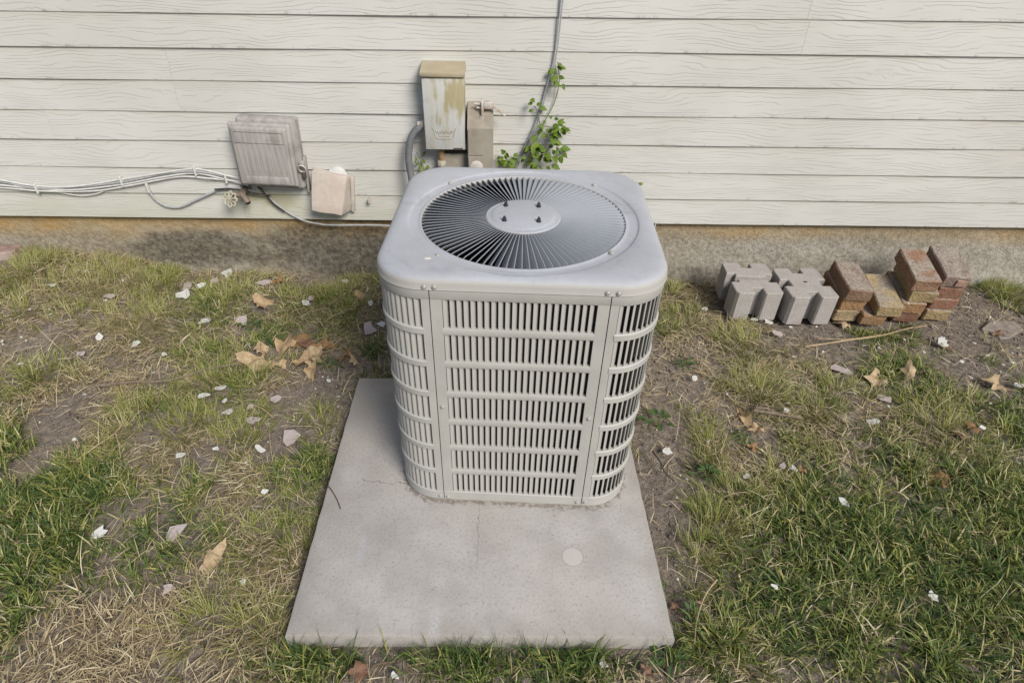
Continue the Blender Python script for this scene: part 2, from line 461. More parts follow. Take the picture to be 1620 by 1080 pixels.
def mat_streaked(name, c, streak, moss=None, amt=0.5):
    """weathered casing: streaks run down the face"""
    k = NT(name)
    o = k.co('Object')
    s = k.noise(k.vmul(o, (70.0, 70.0, 3.5)), 1.0, 4.0, 0.6); b = k.noise(o, 14.0, 4.0, 0.6); f = k.noise(o, 180.0, 3.0)
    col = k.mix(k.math('MULTIPLY', k.ramp(s, 0.36, 0.66), amt), c, streak)
    col = k.mix(k.math('MULTIPLY', k.ramp(b, 0.5, 0.72), 0.5), col, tuple(x * 0.62 for x in streak))
    if moss:
        col = k.mix(k.math('MULTIPLY', k.ramp(k.noise(k.vmul(o, (22.0, 9.0, 6.0)), 1.0, 3.0), 0.48, 0.62), 0.8), col, moss)
    return k.done(col, 0.7, k.bump(k.math('ADD', f, s), 0.25, 0.002))

M = {}
M['siding'] = mat_siding()
M['foundation'] = mat_foundation()
M['ac'] = mat_ac('beige_grey_enamel', (0.355, 0.347, 0.322))
M['cap'] = mat_ac('weathered_sky_tinted_enamel', (0.345, 0.353, 0.38), 1.0)  # bluish base holds skylight painted into the colour; the mottling is wear
M['vane'] = mat_ac('grey_wire_enamel', (0.235, 0.25, 0.275), 0.2)
M['dark'] = plain('black_void_metal', (0.012, 0.012, 0.013), 0.8, 0.2)
M['screw'] = plain('zinc', (0.45, 0.44, 0.41), 0.45, 0.15, 200.0, 0.2, metal=0.5)
M['bolt'] = plain('black_steel', (0.03, 0.033, 0.045), 0.5, 0.2, 200.0, 0.2)
M['fan'] = plain('fan_blade_grey', (0.26, 0.29, 0.33), 0.5, 0.2, 20.0)
M['sticker'] = plain('pale_sticker', (0.62, 0.65, 0.66), 0.5, 0.1, 60.0)
M['pad'] = mat_pad()
M['ground'] = mat_ground()
M['brick'] = mat_brick()
M['meterbox'] = mat_streaked('weathered_grey_plastic', (0.335, 0.315, 0.30), (0.22, 0.20, 0.18), amt=0.7)
M['hood'] = plain('pinkish_plastic', (0.43, 0.395, 0.35), 0.6, 0.1, 50.0, 0.2, dirt=(0.38, 0.31, 0.26))
M['disc'] = mat_streaked('weathered_metal_cover', (0.43, 0.435, 0.43), (0.40, 0.375, 0.29), (0.27, 0.225, 0.10), 0.6)
M['disc_cap'] = plain('stained_metal_cap', (0.32, 0.27, 0.18), 0.6, 0.06, 120.0, 0.1, dirt=(0.36, 0.31, 0.23))
M['greybox'] = plain('taupe_metal', (0.24, 0.21, 0.165), 0.65, 0.12, 30.0, 0.2, dirt=(0.30, 0.275, 0.23))
M['rust'] = plain('rusty_metal', (0.37, 0.34, 0.28), 0.8, 0.2, 90.0, 0.5, dirt=(0.31, 0.25, 0.17))
M['copper'] = plain('tarnished_pipe', (0.27, 0.175, 0.085), 0.6, 0.2, 60.0, 0.2, dirt=(0.15, 0.1, 0.06))
M['conduit'] = plain('grey_conduit', (0.135, 0.138, 0.145), 0.55, 0.08, 60.0)
M['bracket'] = plain('pale_bracket', (0.46, 0.43, 0.40), 0.6, 0.15, 120.0, 0.4, dirt=(0.3, 0.22, 0.15))
M['cable'] = plain('white_cable', (0.52, 0.515, 0.49), 0.5, 0.08, 60.0, 0.1)
M['greycable'] = plain('grey_cable', (0.33, 0.335, 0.34), 0.45, 0.1, 60.0, 0.1)
M['blackcable'] = plain('black_cable', (0.045, 0.043, 0.04), 0.5, 0.1, 60.0, 0.1)
M['brass'] = plain('dull_bronze', (0.17, 0.13, 0.105), 0.6, 0.25, 90.0, 0.4, dirt=(0.11, 0.085, 0.07))
M['wheel'] = plain('cream_wheel', (0.40, 0.37, 0.29), 0.6, 0.2, 120.0, 0.4, dirt=(0.20, 0.16, 0.10))
M['paver'] = plain('cast_concrete', (0.325, 0.30, 0.28), 0.9, 0.14, 160.0, 0.6, dirt=(0.29, 0.26, 0.235))
M['stone'] = plain('red_flagstone', (0.27, 0.18, 0.155), 0.9, 0.25, 30.0, 0.8, dirt=(0.36, 0.3, 0.28))
M['greystone'] = plain('grey_flat_stone', (0.21, 0.175, 0.15), 0.9, 0.2, 40.0, 0.7, dirt=(0.2, 0.165, 0.14))
M['white'] = plain('old_white_paint', (0.49, 0.49, 0.465), 0.7, 0.08, 90.0, 0.3, dirt=(0.48, 0.46, 0.41))
M['mauve'] = plain('mauve_paint', (0.37, 0.315, 0.305), 0.75, 0.08, 60.0, 0.2, dirt=(0.32, 0.26, 0.245))
M['leaf_tan'] = mat_leaf('dead_tan_leaf', (0.50, 0.385, 0.245), (0.40, 0.285, 0.165), (0.43, 0.29, 0.15))
M['leaf_orange'] = mat_leaf('dead_orange_leaf', (0.30, 0.18, 0.08), (0.22, 0.12, 0.05), (0.32, 0.21, 0.10))
M['leaf_brown'] = mat_leaf('dead_brown_leaf', (0.21, 0.13, 0.085), (0.16, 0.09, 0.055), (0.25, 0.12, 0.07))
M['leaf_green'] = mat_leaf('green_vine_leaf', (0.15, 0.24, 0.03), (0.10, 0.18, 0.022), (0.22, 0.30, 0.045), 0.4)
M['leaf_weed'] = mat_leaf('green_weed_leaf', (0.055, 0.105, 0.032), (0.04, 0.08, 0.025), (0.10, 0.15, 0.04), 0.25)
M['stem'] = plain('green_stem', (0.13, 0.14, 0.05), 0.6, 0.2, 60.0)
M['twig'] = plain('brown_twig', (0.17, 0.13, 0.095), 0.85, 0.25, 90.0, 0.6)
M['paletwig'] = plain('straw_twig', (0.33, 0.25, 0.145), 0.8, 0.2, 90.0, 0.5)
M['darktwig'] = plain('dark_twig', (0.06, 0.05, 0.045), 0.85, 0.2, 90.0, 0.5)
M['grass'] = mat_blades('grass_blades', [(0.0, (0.030, 0.064, 0.020)), (0.3, (0.080, 0.130, 0.034)), (0.55, (0.165, 0.205, 0.045)), (0.78, (0.30, 0.29, 0.08)), (1.0, (0.44, 0.40, 0.22))])
M['straw'] = mat_blades('dead_grass', [(0.0, (0.15, 0.11, 0.062)), (0.4, (0.36, 0.285, 0.165)), (0.75, (0.50, 0.42, 0.265)), (1.0, (0.62, 0.55, 0.39))], 0.15, 0.7)
M['crumb'] = mat_blades('soil_crumbs', [(0.0, (0.08, 0.065, 0.055)), (0.5, (0.19, 0.155, 0.13)), (0.85, (0.31, 0.27, 0.24)), (1.0, (0.60, 0.59, 0.55))], 0.0, 0.9)

# ---------------------------------------------------------------- ground
WY, WTAN = 1.70174, -0.004982              # wall face: y = WY + x * WTAN
Z0, DZ = 0.21845, 0.11362                  # lowest lap edge and lap exposure
PADW = 0.914
def sstep(t, a, b):
    t = np.clip((np.asarray(t, float) - a) / (b - a), 0, 1)
    return t * t * (3 - 2 * t)
def vnoise(x, y, scale, seed, oct=3):
    """smooth value noise on arrays, about -1..1"""
    r = np.random.default_rng(seed).random((64, 64))
    out = 0.0; amp = 1.0; tot = 0.0
    for o in range(oct):
        u = np.asarray(x) * scale + 17.3 * o; v = np.asarray(y) * scale + 9.1 * o
        iu = np.floor(u).astype(int); iv = np.floor(v).astype(int)
        fu = u - iu; fv = v - iv
        fu = fu * fu * (3 - 2 * fu); fv = fv * fv * (3 - 2 * fv)
        g = lambda a, b: r[a % 64, b % 64]
        out = out + amp * ((g(iu, iv) * (1 - fu) + g(iu + 1, iv) * fu) * (1 - fv) + (g(iu, iv + 1) * (1 - fu) + g(iu + 1, iv + 1) * fu) * fv - 0.5) * 2
        tot += amp; amp *= 0.5; scale *= 2.1
    return out / tot
def hbase(x, y):
    t = sstep(y, 0.9, 1.7)
    return -0.045 + 0.075 * t * sstep(-np.asarray(x, float), 0.9, 1.45) - 0.045 * t * sstep(x, 0.9, 1.3) - 0.022 * t * (1 - sstep(np.abs(np.asarray(x, float) - 0.0), 0.9, 1.2))
def ground_h(x, y):
    x = np.asarray(x, float); y = np.asarray(y, float)
    n = vnoise(x, y, 3.0, 3) * 0.010 + vnoise(x, y, 14.0, 5) * 0.006 + vnoise(x, y, 45.0, 8, 2) * 0.0035
    d = np.maximum(np.maximum(-x, x - PADW), np.maximum(-y, y - PADW))     # distance from the slab
    near = 1 - sstep(d, 0.01, 0.10)
    n = n - 0.028 * sstep(y, 1.672, 1.715) * (0.5 + 0.5 * vnoise(x, y * 0, 3.0, 9))
    n = n - 0.05 * np.exp(-(((x + 0.30) / 0.085) ** 2 + ((y - 1.66) / 0.05) ** 2)) - 0.022 * (1 - sstep(d, 0.012, 0.05)) * ((x < 0) & (y > 0.2))
    fade = 1 - sstep(np.maximum(np.abs(x - 0.5) - 2.6, np.abs(y - 0.5) - 1.6), 0, 1.5)
    return hbase(x, np.clip(y, -9, 1.8)) + n * (1 - 0.5 * near) * fade - 0.006 * near
def gz(x, y): return float(ground_h(np.array([x]), np.array([y]))[0])

xs = np.concatenate([[-60, -25, -12, -7, -4.5, -3.2], np.arange(-2.5, 3.61, 0.018), [4.2, 5.5, 8, 13, 26, 60]])
ys = np.concatenate([[-60, -25, -12, -6, -3.5, -2.2, -1.4], np.arange(-1.0, 1.83, 0.018), [2.4, 4, 8, 20, 60]])
GX, GY = np.meshgrid(xs, ys)
GZ = ground_h(GX, GY)
me = bpy.data.meshes.new('ground')
nx, ny = len(xs), len(ys)
idx = np.arange(nx * ny).reshape(ny, nx)
q = np.stack([idx[:-1, :-1], idx[:-1, 1:], idx[1:, 1:], idx[1:, :-1]], -1).reshape(-1, 4)
me.from_pydata(np.stack([GX, GY, GZ], -1).reshape(-1, 3).tolist(), [], q.tolist())
me.polygons.foreach_set('use_smooth', [True] * len(me.polygons))
me.materials.append(M['ground'])
ground = link('ground', me)
tag(ground, 'bare brown soil of the yard showing between the grass', kind='structure')

# ---------------------------------------------------------------- house wall: planks and foundation
house = empty('house', (0, WY, 0), (0, 0, math.atan(WTAN)))
tag(house, 'cream lap-sided house wall standing on a stained stucco foundation', 'house')
def wp(x, d, z):
    """point d in front of the wall face"""
    return Vector((x, WY + x * WTAN - d, z))
XL, XR = -9.0, 9.0
JOINTS = {5: [-0.744], 4: [-0.749], 3: [-1.289], 6: [1.593], 7: [1.58], 0: [-0.61], 1: [-3.1, 2.95], 2: [-2.2, 3.9], 8: [-2.2, 3.9], 9: [-2.6, 3.4], 10: [-3.1, 2.95], 11: [-2.2, 3.9]}
PHASE = [random.random() * 9 for _ in range(30)]
def plank(x0, x1, k):
    mb = MB()
    L = x1 - x0
    prof = [(0.0, 0.0012), (0.0012, 0.0), (0.0070, 0.0), (0.0070, 0.004), (0.0138, DZ + 0.012), (0.0072, DZ + 0.012), (0.0, 0.004)]
    n = max(2, int(L / 0.12))
    ph = PHASE[k]
    vs = []; fs = []
    m = len(prof)
    for i in range(n + 1):
        x = L * i / n
        xa = x + x0
        w = 0.0012 * math.sin(xa * 2.3 + ph) + 0.0007 * math.sin(xa * 7.1 + ph * 2)
        dz = 0.0010 * math.sin(xa * 1.1 + ph)
        for y, z in prof: vs.append((x, y + w, z + dz))
    for i in range(n):
        for j in range(m):
            j2 = (j + 1) % m
            fs.append((i * m + j, i * m + j2, (i + 1) * m + j2, (i + 1) * m + j))
    fs.append(tuple(range(m))); fs.append(tuple(n * m + j for j in range(m))[::-1])
    mb.add(vs, fs)
    return mb.obj('plank', M['siding'], house, (x0, 0, Z0 + k * DZ), smooth=25)
for k in range(22):
    js = JOINTS.get(k, [random.uniform(-4, -2.2), random.uniform(3.6, 5)])
    e = [XL] + sorted(js) + [XR]
    for a, b in zip(e[:-1], e[1:]): plank(a + 0.0003, b - 0.0003, k)
# foundation: rough stucco, a little behind the siding face
fx = np.concatenate([[-9, -6, -4], np.arange(-2.6, 3.7, 0.02), [5, 7, 9]])
fz = np.concatenate([[-0.5, -0.2], np.arange(-0.14, Z0 + 0.02, 0.014)])
FX, FZ = np.meshgrid(fx, fz)
FY = 0.030 + vnoise(FX, FZ, 9.0, 21) * 0.006 + vnoise(FX, FZ, 40.0, 22, 2) * 0.0025 - 0.012 * sstep(-FZ, -0.02, 0.12) * (0.6 + 0.6 * vnoise(FX, FZ * 0, 2.0, 24))
me = bpy.data.meshes.new('foundation')
idx = np.arange(FX.size).reshape(FX.shape)
q = np.stack([idx[:-1, :-1], idx[:-1, 1:], idx[1:, 1:], idx[1:, :-1]], -1).reshape(-1, 4)
me.from_pydata(np.stack([FX, FY, FZ], -1).reshape(-1, 3).tolist(), [], q.tolist())
me.polygons.foreach_set('use_smooth', [True] * len(me.polygons))
me.materials.append(M['foundation'])
link('foundation', me, house)
mb = MB(); mb.box(XL, XR, 0.02, 0.12, Z0 + 0.021, Z0 + 22 * DZ + 0.01)
mb.obj('wall_core', M['dark'], house, smooth=0)

# ---------------------------------------------------------------- concrete slab
mb = MB()
def slab_ring(ins, z, n=20):
    out = []
    for a, b in (((ins, ins), (PADW - ins, ins)), ((PADW - ins, ins), (PADW - ins, PADW - ins)), ((PADW - ins, PADW - ins), (ins, PADW - ins)), ((ins, PADW - ins), (ins, ins))):
        for i in range(n):
            t = i / n
            x = a[0] + (b[0] - a[0]) * t; y = a[1] + (b[1] - a[1]) * t
            j = 0.0006 * math.sin(x * 37 + y * 53) + 0.0005 * math.sin(x * 91 - y * 67)
            out.append((x + j, y + j, z))
    return out
rings = [slab_ring(0, -0.12), slab_ring(0, -0.007), slab_ring(0.002, -0.002), slab_ring(0.007, 0.0)]
n = len(rings[0])
vs = [p for r in rings for p in r]
fs = [(j * n + i, j * n + (i + 1) % n, (j + 1) * n + (i + 1) % n, (j + 1) * n + i) for j in range(3) for i in range(n)]
fs += [tuple(3 * n + i for i in range(n)), tuple(range(n))[::-1]]
mb.add(vs, fs)
tag(mb.obj('concrete_slab', M['pad'], smooth=40), 'square concrete slab with hairline cracks under the air conditioner', 'concrete slab')

# ---------------------------------------------------------------- air conditioner
AX, AY, AROT = 0.553, 0.685, -0.04725
HX, HY, CR = 0.322, 0.310, 0.112
ZT = 0.7115                                          # lower edge of the top cover
ac = empty('air_conditioner', (AX, AY, 0), (0, 0, AROT))
tag(ac, 'grey outdoor air conditioner unit with louvred sides on the slab', 'air conditioner')
A1, AC_, A2 = HX - CR, PI / 2 * CR, 2 * (HY - CR)
LTOT = 4 * (HX - CR) + 2 * A2 + 4 * AC_
def per(s):
    """point, tangent, outward normal on the casing's outline; s = 0 at the middle of the front, growing to the right"""
    s = s % LTOT
    segs = [('l', A1, (0, -HY), 0), ('a', AC_, (HX - CR, -HY + CR), -90), ('l', A2, (HX, -HY + CR), 90), ('a', AC_, (HX - CR, HY - CR), 0),
            ('l', 2 * A1, (HX - CR, HY), 180), ('a', AC_, (-HX + CR, HY - CR), 90), ('l', A2, (-HX, HY - CR), 270), ('a', AC_, (-HX + CR, -HY + CR), 180), ('l', A1, (-HX + CR, -HY), 0)]
    for typ, L, p, a in segs:
        if s <= L + 1e-9:
            if typ == 'l':
                t = Vector((math.cos(R_(a)), math.sin(R_(a)), 0))
                return Vector((*p, 0)) + t * s, t, Vector((t.y, -t.x, 0))
            c = R_(a) + s / CR
            nn = Vector((math.cos(c), math.sin(c), 0))
            return Vector((*p, 0)) + nn * CR, Vector((-nn.y, nn.x, 0)), nn
        s -= L
    return per(0)
def samples(s0, s1):
    out = [s0]; s = s0
    brk = []
    acc = A1
    for L in (AC_, A2, AC_, 2 * A1, AC_, A2, AC_):
        brk.append((acc, acc + L)); acc += L
    arcs = [brk[0], brk[2], brk[4], brk[6]]
    arcs += [(a - LTOT, b - LTOT) for a, b in arcs]
    for a, b in sorted(arcs):
        for i in range(13):
            t = a + (b - a) * i / 12
            if s0 + 1e-6 < t < s1 - 1e-6: out.append(t)
    out.append(s1)
    return sorted(out)
def sweep(mb, prof, s0, s1):
    """closed (offset, z) profile along the outline"""
    ss = samples(s0, s1); m = len(prof)
    vs = []
    for s in ss:
        p, t, nn = per(s)
        for off, z in prof: vs.append(p + nn * off + Vector((0, 0, z)))
    fs = [(i * m + j, i * m + (j + 1) % m, (i + 1) * m + (j + 1) % m, (i + 1) * m + j) for i in range(len(ss) - 1) for j in range(m)]
    fs += [tuple(range(m))[::-1], tuple((len(ss) - 1) * m + j for j in range(m))]
    mb.add(vs, fs)
PITCH = 0.0945
WIN = [(0.0450 + i * PITCH, 0.0450 + i * PITCH + 0.0752) for i in range(7)]
def panel(name, s0, s1, w0, w1, label=None, proud=0.0):
    mb = MB()
    zs = [0.012] + [z for w in WIN for z in w] + [ZT]
    for i in range(8):
        za, zb = zs[2 * i], zs[2 * i + 1]
        if i in (0, 7):
            prof = [(-0.005, za), (0.0, za), (0.0, zb - 0.002 if i == 0 else zb), (-0.002, zb), (-0.011, zb), (-0.011, zb - 0.002), (-0.005, zb - 0.004)] if i == 0 else [(-0.005, za), (-0.001, za), (0.0, za + 0.0015), (0.0, zb), (-0.005, zb)]
            sweep(mb, prof, s0, s1)
        else:
            prof = [(-0.005, za), (-0.001, za), (proud, za + 0.0025), (proud, zb - 0.003), (-0.0015, zb), (-0.010, zb), (-0.010, zb - 0.002), (-0.005, zb - 0.003)]
            sweep(mb, prof, w0 - 0.003, w1 + 0.003)
            for a, b in ((s0, w0 - 0.003), (w1 + 0.003, s1)):
                sweep(mb, [(-0.005, za), (0.0, za), (0.0, zb), (-0.005, zb)], a, b)
    for za, zb in WIN:
        sweep(mb, [(-0.005, za), (0.0, za), (0.0, zb), (-0.005, zb)], s0, w0 - 0.001)
        sweep(mb, [(-0.005, za), (0.0, za), (0.0, zb), (-0.005, zb)], w1 + 0.001, s1)
    o = mb.obj(name, M['ac'], ac, smooth=40)
    if label: o['label'] = label
    return o
SLAT = [(0.0, 0.0006), (0.0026, 0.0008), (0.0054, 0.0024), (0.0080, 0.0054), (0.0102, 0.0096), (0.0115, 0.0138), (0.0122, 0.0172),
        (0.0112, 0.0172), (0.0105, 0.0142), (0.0092, 0.0104), (0.0070, 0.0066), (0.0044, 0.0040), (0.0, 0.0026)]
def slat_shape(mb, h, mtx=None):
    m = len(SLAT)
    vs = []
    for z, sh in ((0.0, 0.0), (h * 0.86, 0.0), (h * 0.96, 0.0), (h, 0.0)):
        f = 1.0 if z < h * 0.9 else (0.93 if z < h * 0.99 else 0.72)
        for u, v in SLAT: vs.append(Vector((u * (1 if f == 1 else 1 + (1 - f) * 0.35), v * f, z)))
    fs = [(i * m + j, i * m + (j + 1) % m, (i + 1) * m + (j + 1) % m, (i + 1) * m + j) for i in range(3) for j in range(m)]
    fs += [tuple(range(m))[::-1], tuple(3 * m + j for j in range(m))]
    if mtx is not None: vs = [mtx @ v for v in vs]
    mb.add(vs, fs)
mb = MB(); slat_shape(mb, 0.0752)
LOUVRE = mb.mesh('louvre', M['ac'], 50)
def slat_mtx(s, z):
    p, t, nn = per(s)
    return Matrix(((t.x, -nn.x, 0, p.x - nn.x * 0.0012), (t.y, -nn.y, 0, p.y - nn.y * 0.0012), (0, 0, 1, z), (0, 0, 0, 1)))
def louvres(parent, w0, w1, n, individual=None):
    pitch = (w1 - w0) / n
    rest = MB()
    for za, zb in WIN:
        for i in range(n):
            s = w0 + pitch * i + pitch * 0.02
            m = slat_mtx(s, za)
            if individual is None or i in individual:
                o = link('louvre', LOUVRE, parent)
                o.matrix_basis = m
            else: slat_shape(rest, 0.0752, m)
    if rest.v:
        o = rest.obj('louvre_bank', M['ac'], parent, smooth=50); o['kind'] = 'stuff'
SEAM = 0.193
SIDE0 = A1 + AC_ + (HY - CR) - 0.180                 # first seam on the right side
SIDE1 = SIDE0 + 0.360
BACK0 = A1 + AC_ + A2 + AC_ + A1 - SEAM
BACK1 = BACK0 + 2 * SEAM
LS0, LS1 = LTOT - SIDE1, LTOT - SIDE0
g = 0.0011
fp = panel('front_panel', -SEAM + g, SEAM - g, -0.1655, 0.1655)
louvres(fp, -0.1655, 0.1655, 22)
rc = panel('corner_panel', SEAM + g, SIDE0 - g, SEAM + 0.020, SIDE0 - 0.020, proud=0.0015)
louvres(rc, SEAM + 0.020, SIDE0 - 0.020, 11, range(0, 10))
lc = panel('corner_panel', -SIDE0 + g, -SEAM - g, -SIDE0 + 0.020, -SEAM - 0.020, proud=0.0015)
louvres(lc, -SIDE0 + 0.020, -SEAM - 0.020, 11, range(2, 11))
for nm, a, b in (('side_panel', SIDE0, SIDE1), ('corner_panel', SIDE1, BACK0), ('back_panel', BACK0, BACK1), ('corner_panel', BACK1, LS0), ('side_panel', LS0, LS1)):
    o = panel(nm, a + g, b - g, a + 0.02, b - 0.02)
    louvres(o, a + 0.02, b - 0.02, max(8, round((b - a - 0.04) / 0.01505)), ())
# dark coil behind the louvres, with its fine wire guard
k = NT('coil_fins')
oz = k.sep(k.co('Object'))[2]
wv = k.math('SINE', k.math('MULTIPLY', oz, 2 * PI / 0.0062))
M['coil'] = k.done(k.mix(k.ramp(wv, 0.2, 0.9), (0.030, 0.027, 0.024), (0.15, 0.135, 0.105)), 0.7, k.bump(wv, 0.6, 0.002))
mb = MB()
sweep(mb, [(-0.030, 0.013), (-0.024, 0.013), (-0.024, ZT + 0.005), (-0.030, ZT + 0.005)], -LTOT / 2, LTOT / 2)
mb.obj('coil', M['coil'], ac)
mb = MB()
ss = [per(s)[0:3:2] for s in samples(-LTOT / 2, LTOT / 2)]
poly = [(p.x - n_.x * 0.006, p.y - n_.y * 0.006) for p, n_ in ss][:-1]
mb.prism(poly, 0.0005, 0.0115)
mb.obj('base_pan', plain('base_pan_paint', (0.30, 0.285, 0.24), 0.7, 0.2, 60.0, dirt=(0.16, 0.12, 0.08)), ac)

# top cover: rounded square outside, round opening inside
NC = 192
def rr(ang, off):
    """radius of the rounded outline grown by off, seen from the centre"""
    hx, hy, r = HX + off, HY + off, max(0.02, CR + off)
    dx, dy = math.cos(ang), math.sin(ang)
    t = min(hx / abs(dx) if abs(dx) > 1e-9 else 9, hy / abs(dy) if abs(dy) > 1e-9 else 9)
    x, y = dx * t, dy * t
    cx, cy = hx - r, hy - r
    if abs(x) > cx and abs(y) > cy:
        ax, ay = abs(dx), abs(dy)
        b = ax * cx + ay * cy; c = cx * cx + cy * cy - r * r
        t = b + math.sqrt(max(0, b * b - c))
        x, y = dx * t, dy * t
    return x, y
GC = (0.0, -0.008)                                  # centre of the round opening
rings = []
for off, z in ((-0.006, ZT + 0.0005), (0.0012, ZT), (0.0026, ZT + 0.0016), (0.0016, ZT + 0.0034), (0.0012, ZT + 0.0150), (-0.0002, ZT + 0.0205), (-0.0038, ZT + 0.0252), (-0.0095, ZT + 0.0286), (-0.0175, ZT + 0.0306), (-0.028, ZT + 0.0317)):
    rings.append([(*rr(2 * PI * i / NC, off), z) for i in range(NC)])
TZ = ZT + 0.0317
for r, z in ((0.2845, 0.0002), (0.2825, -0.0006), (0.2805, -0.0026), (0.2785, -0.0034), (0.272, -0.0036), (0.262, -0.0050), (0.2560, -0.0046), (0.2530, -0.0030), (0.2512, -0.0030), (0.2498, -0.0052), (0.2490, -0.012), (0.2490, -0.022), (0.2505, -0.024)):
    rings.append([(GC[0] + r * math.cos(2 * PI * i / NC), GC[1] + r * math.sin(2 * PI * i / NC), TZ + z) for i in range(NC)])
mb = MB()
mb.add([p for r in rings for p in r], [(j * NC + i, j * NC + (i + 1) % NC, (j + 1) * NC + (i + 1) % NC, (j + 1) * NC + i) for j in range(len(rings) - 1) for i in range(NC)])
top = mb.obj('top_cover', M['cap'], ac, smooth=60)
# radial grille: leaning vanes, hub plate, studs
grille = empty('fan_grille', (GC[0], GC[1], TZ)); grille.parent = ac
mb = MB()
VN, LEAN, VW, VT = 92, R_(44), 0.0210, 0.0011
vs = []
prof_r = [0.088, 0.120, 0.160, 0.200, 0.232, 0.2405, 0.2465, 0.2500]
for i, r in enumerate(prof_r):
    w = VW * (0.62 + 0.38 * min(1, (r - 0.088) / 0.09)) * (1.0 if r < 0.233 else (0.93 if r < 0.242 else (0.62 if r < 0.248 else 0.35)))
    top_z = -0.0025 - (0.0012 if r > 0.245 else 0)
    du = Vector((0, -math.sin(LEAN), -math.cos(LEAN)))
    nrm = Vector((0, -math.cos(LEAN), math.sin(LEAN)))
    for q_ in (0, 1):
        c = Vector((r, 0, top_z)) + du * (w * q_)
        vs += [c + nrm * VT / 2, c - nrm * VT / 2]
fs = []
for i in range(len(prof_r) - 1):
    a = i * 4; b = a + 4
    fs += [(a, a + 2, b + 2, b), (a + 1, b + 1, b + 3, a + 3), (a, b, b + 1, a + 1), (a + 2, a + 3, b + 3, b + 2)]
n0 = len(vs)
for i, r in enumerate(prof_r):                      # rolled upper lip
    zt = -0.0022 - (0.0014 if r > 0.245 else 0); lw = 0.0011 if r > 0.12 else 0.0008
    vs += [Vector((r, -lw, zt - 0.0009)), Vector((r, -lw, zt)), Vector((r, lw, zt)), Vector((r, lw, zt - 0.0009))]
for i in range(len(prof_r) - 1):
    a = n0 + i * 4; b = a + 4
    fs += [(a, a + 1, b + 1, b), (a + 1, a + 2, b + 2, b + 1), (a + 2, a + 3, b + 3, b + 2), (a + 3, a, b, b + 3)]
mb.add(vs, fs)
VANE = mb.mesh('vane', M['vane'], 30)
for i in range(VN): link('vane', VANE, grille, rot=(0, 0, 2 * PI * i / VN + 0.01))
mb = MB(); mb.lathe([(0.090, -0.009), (0.0925, -0.006), (0.0930, -0.002), (0.0905, 0.0), (0.079, 0.0006), (0.0755, 0.0026), (0.0735, 0.0032), (0.02, 0.0034)], 64)
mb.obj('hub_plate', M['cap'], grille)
mb = MB(); mb.lathe([(0.0062, 0.0), (0.0062, 0.0015), (0.0048, 0.0016), (0.0048, 0.0075), (0.0030, 0.0078), (0.0030, 0.0115), (0.0015, 0.0125)], 10)
STUD = mb.mesh('stud', M['bolt'], 30)
for sx in (-1, 1):
    for sy in (-1, 1): link('stud', STUD, grille, (0.0415 * sx - 0.003, 0.0415 * sy + 0.004, 0.0032), (0, 0, random.random()))
# fan, motor and inside
mb = MB(); mb.lathe([(0.072, 0.555), (0.078, 0.575), (0.078, 0.665), (0.070, 0.688), (0.02, 0.692)], 40)
motor = mb.obj('motor', M['dark'], ac, (GC[0], GC[1], 0))
mb = MB()
for i in range(9):
    pass
vs = []
for i in range(9):
    a = R_(-122 + i * 7)
    for z in (0.595, 0.650): vs.append((0.0792 * math.cos(a), 0.0792 * math.sin(a), z))
    for z in (0.595, 0.650): vs.append((0.0784 * math.cos(a), 0.0784 * math.sin(a), z))
fs = []
for i in range(8):
    a = i * 4; b = a + 4
    fs += [(a, b, b + 1, a + 1), (a + 2, a + 3, b + 3, b + 2), (a, a + 2, b + 2, b), (a + 1, b + 1, b + 3, a + 3)]
fs += [(0, 1, 3, 2), (32, 34, 35, 33)]
mb.add(vs, fs)
mb.obj('sticker', M['sticker'], motor)
fan = empty('fan', (GC[0], GC[1], 0.60)); fan.parent = ac
mb = MB()
vs = []; NB = 8
for i in range(NB + 1):
    t = i / NB; r = 0.075 + 0.155 * t
    for j in range(5):
        u = j / 4 - 0.5
        a = u * (1.15 - 0.25 * t) + 0.18 * t
        vs.append((r * math.cos(a), r * math.sin(a), 0.050 * u * (1 - 0.25 * t)))
nvb = len(vs); vs += [(x, y, z - 0.0015) for x, y, z in vs]
fs = []
for i in range(NB):
    for j in range(4):
        a = i * 5 + j
        fs += [(a, a + 1, a + 6, a + 5), (nvb + a, nvb + a + 5, nvb + a + 6, nvb + a + 1)]
mb.add(vs, fs)
BLADE = mb.mesh('blade', M['fan'], 60)
for a in (-148, -28, 92): link('blade', BLADE, fan, rot=(0, 0, R_(a)))
mb = MB(); mb.box(-0.27, 0.27, -0.26, 0.26, 0.014, 0.020)
mb.obj('inner_floor', M['dark'], ac, smooth=0)
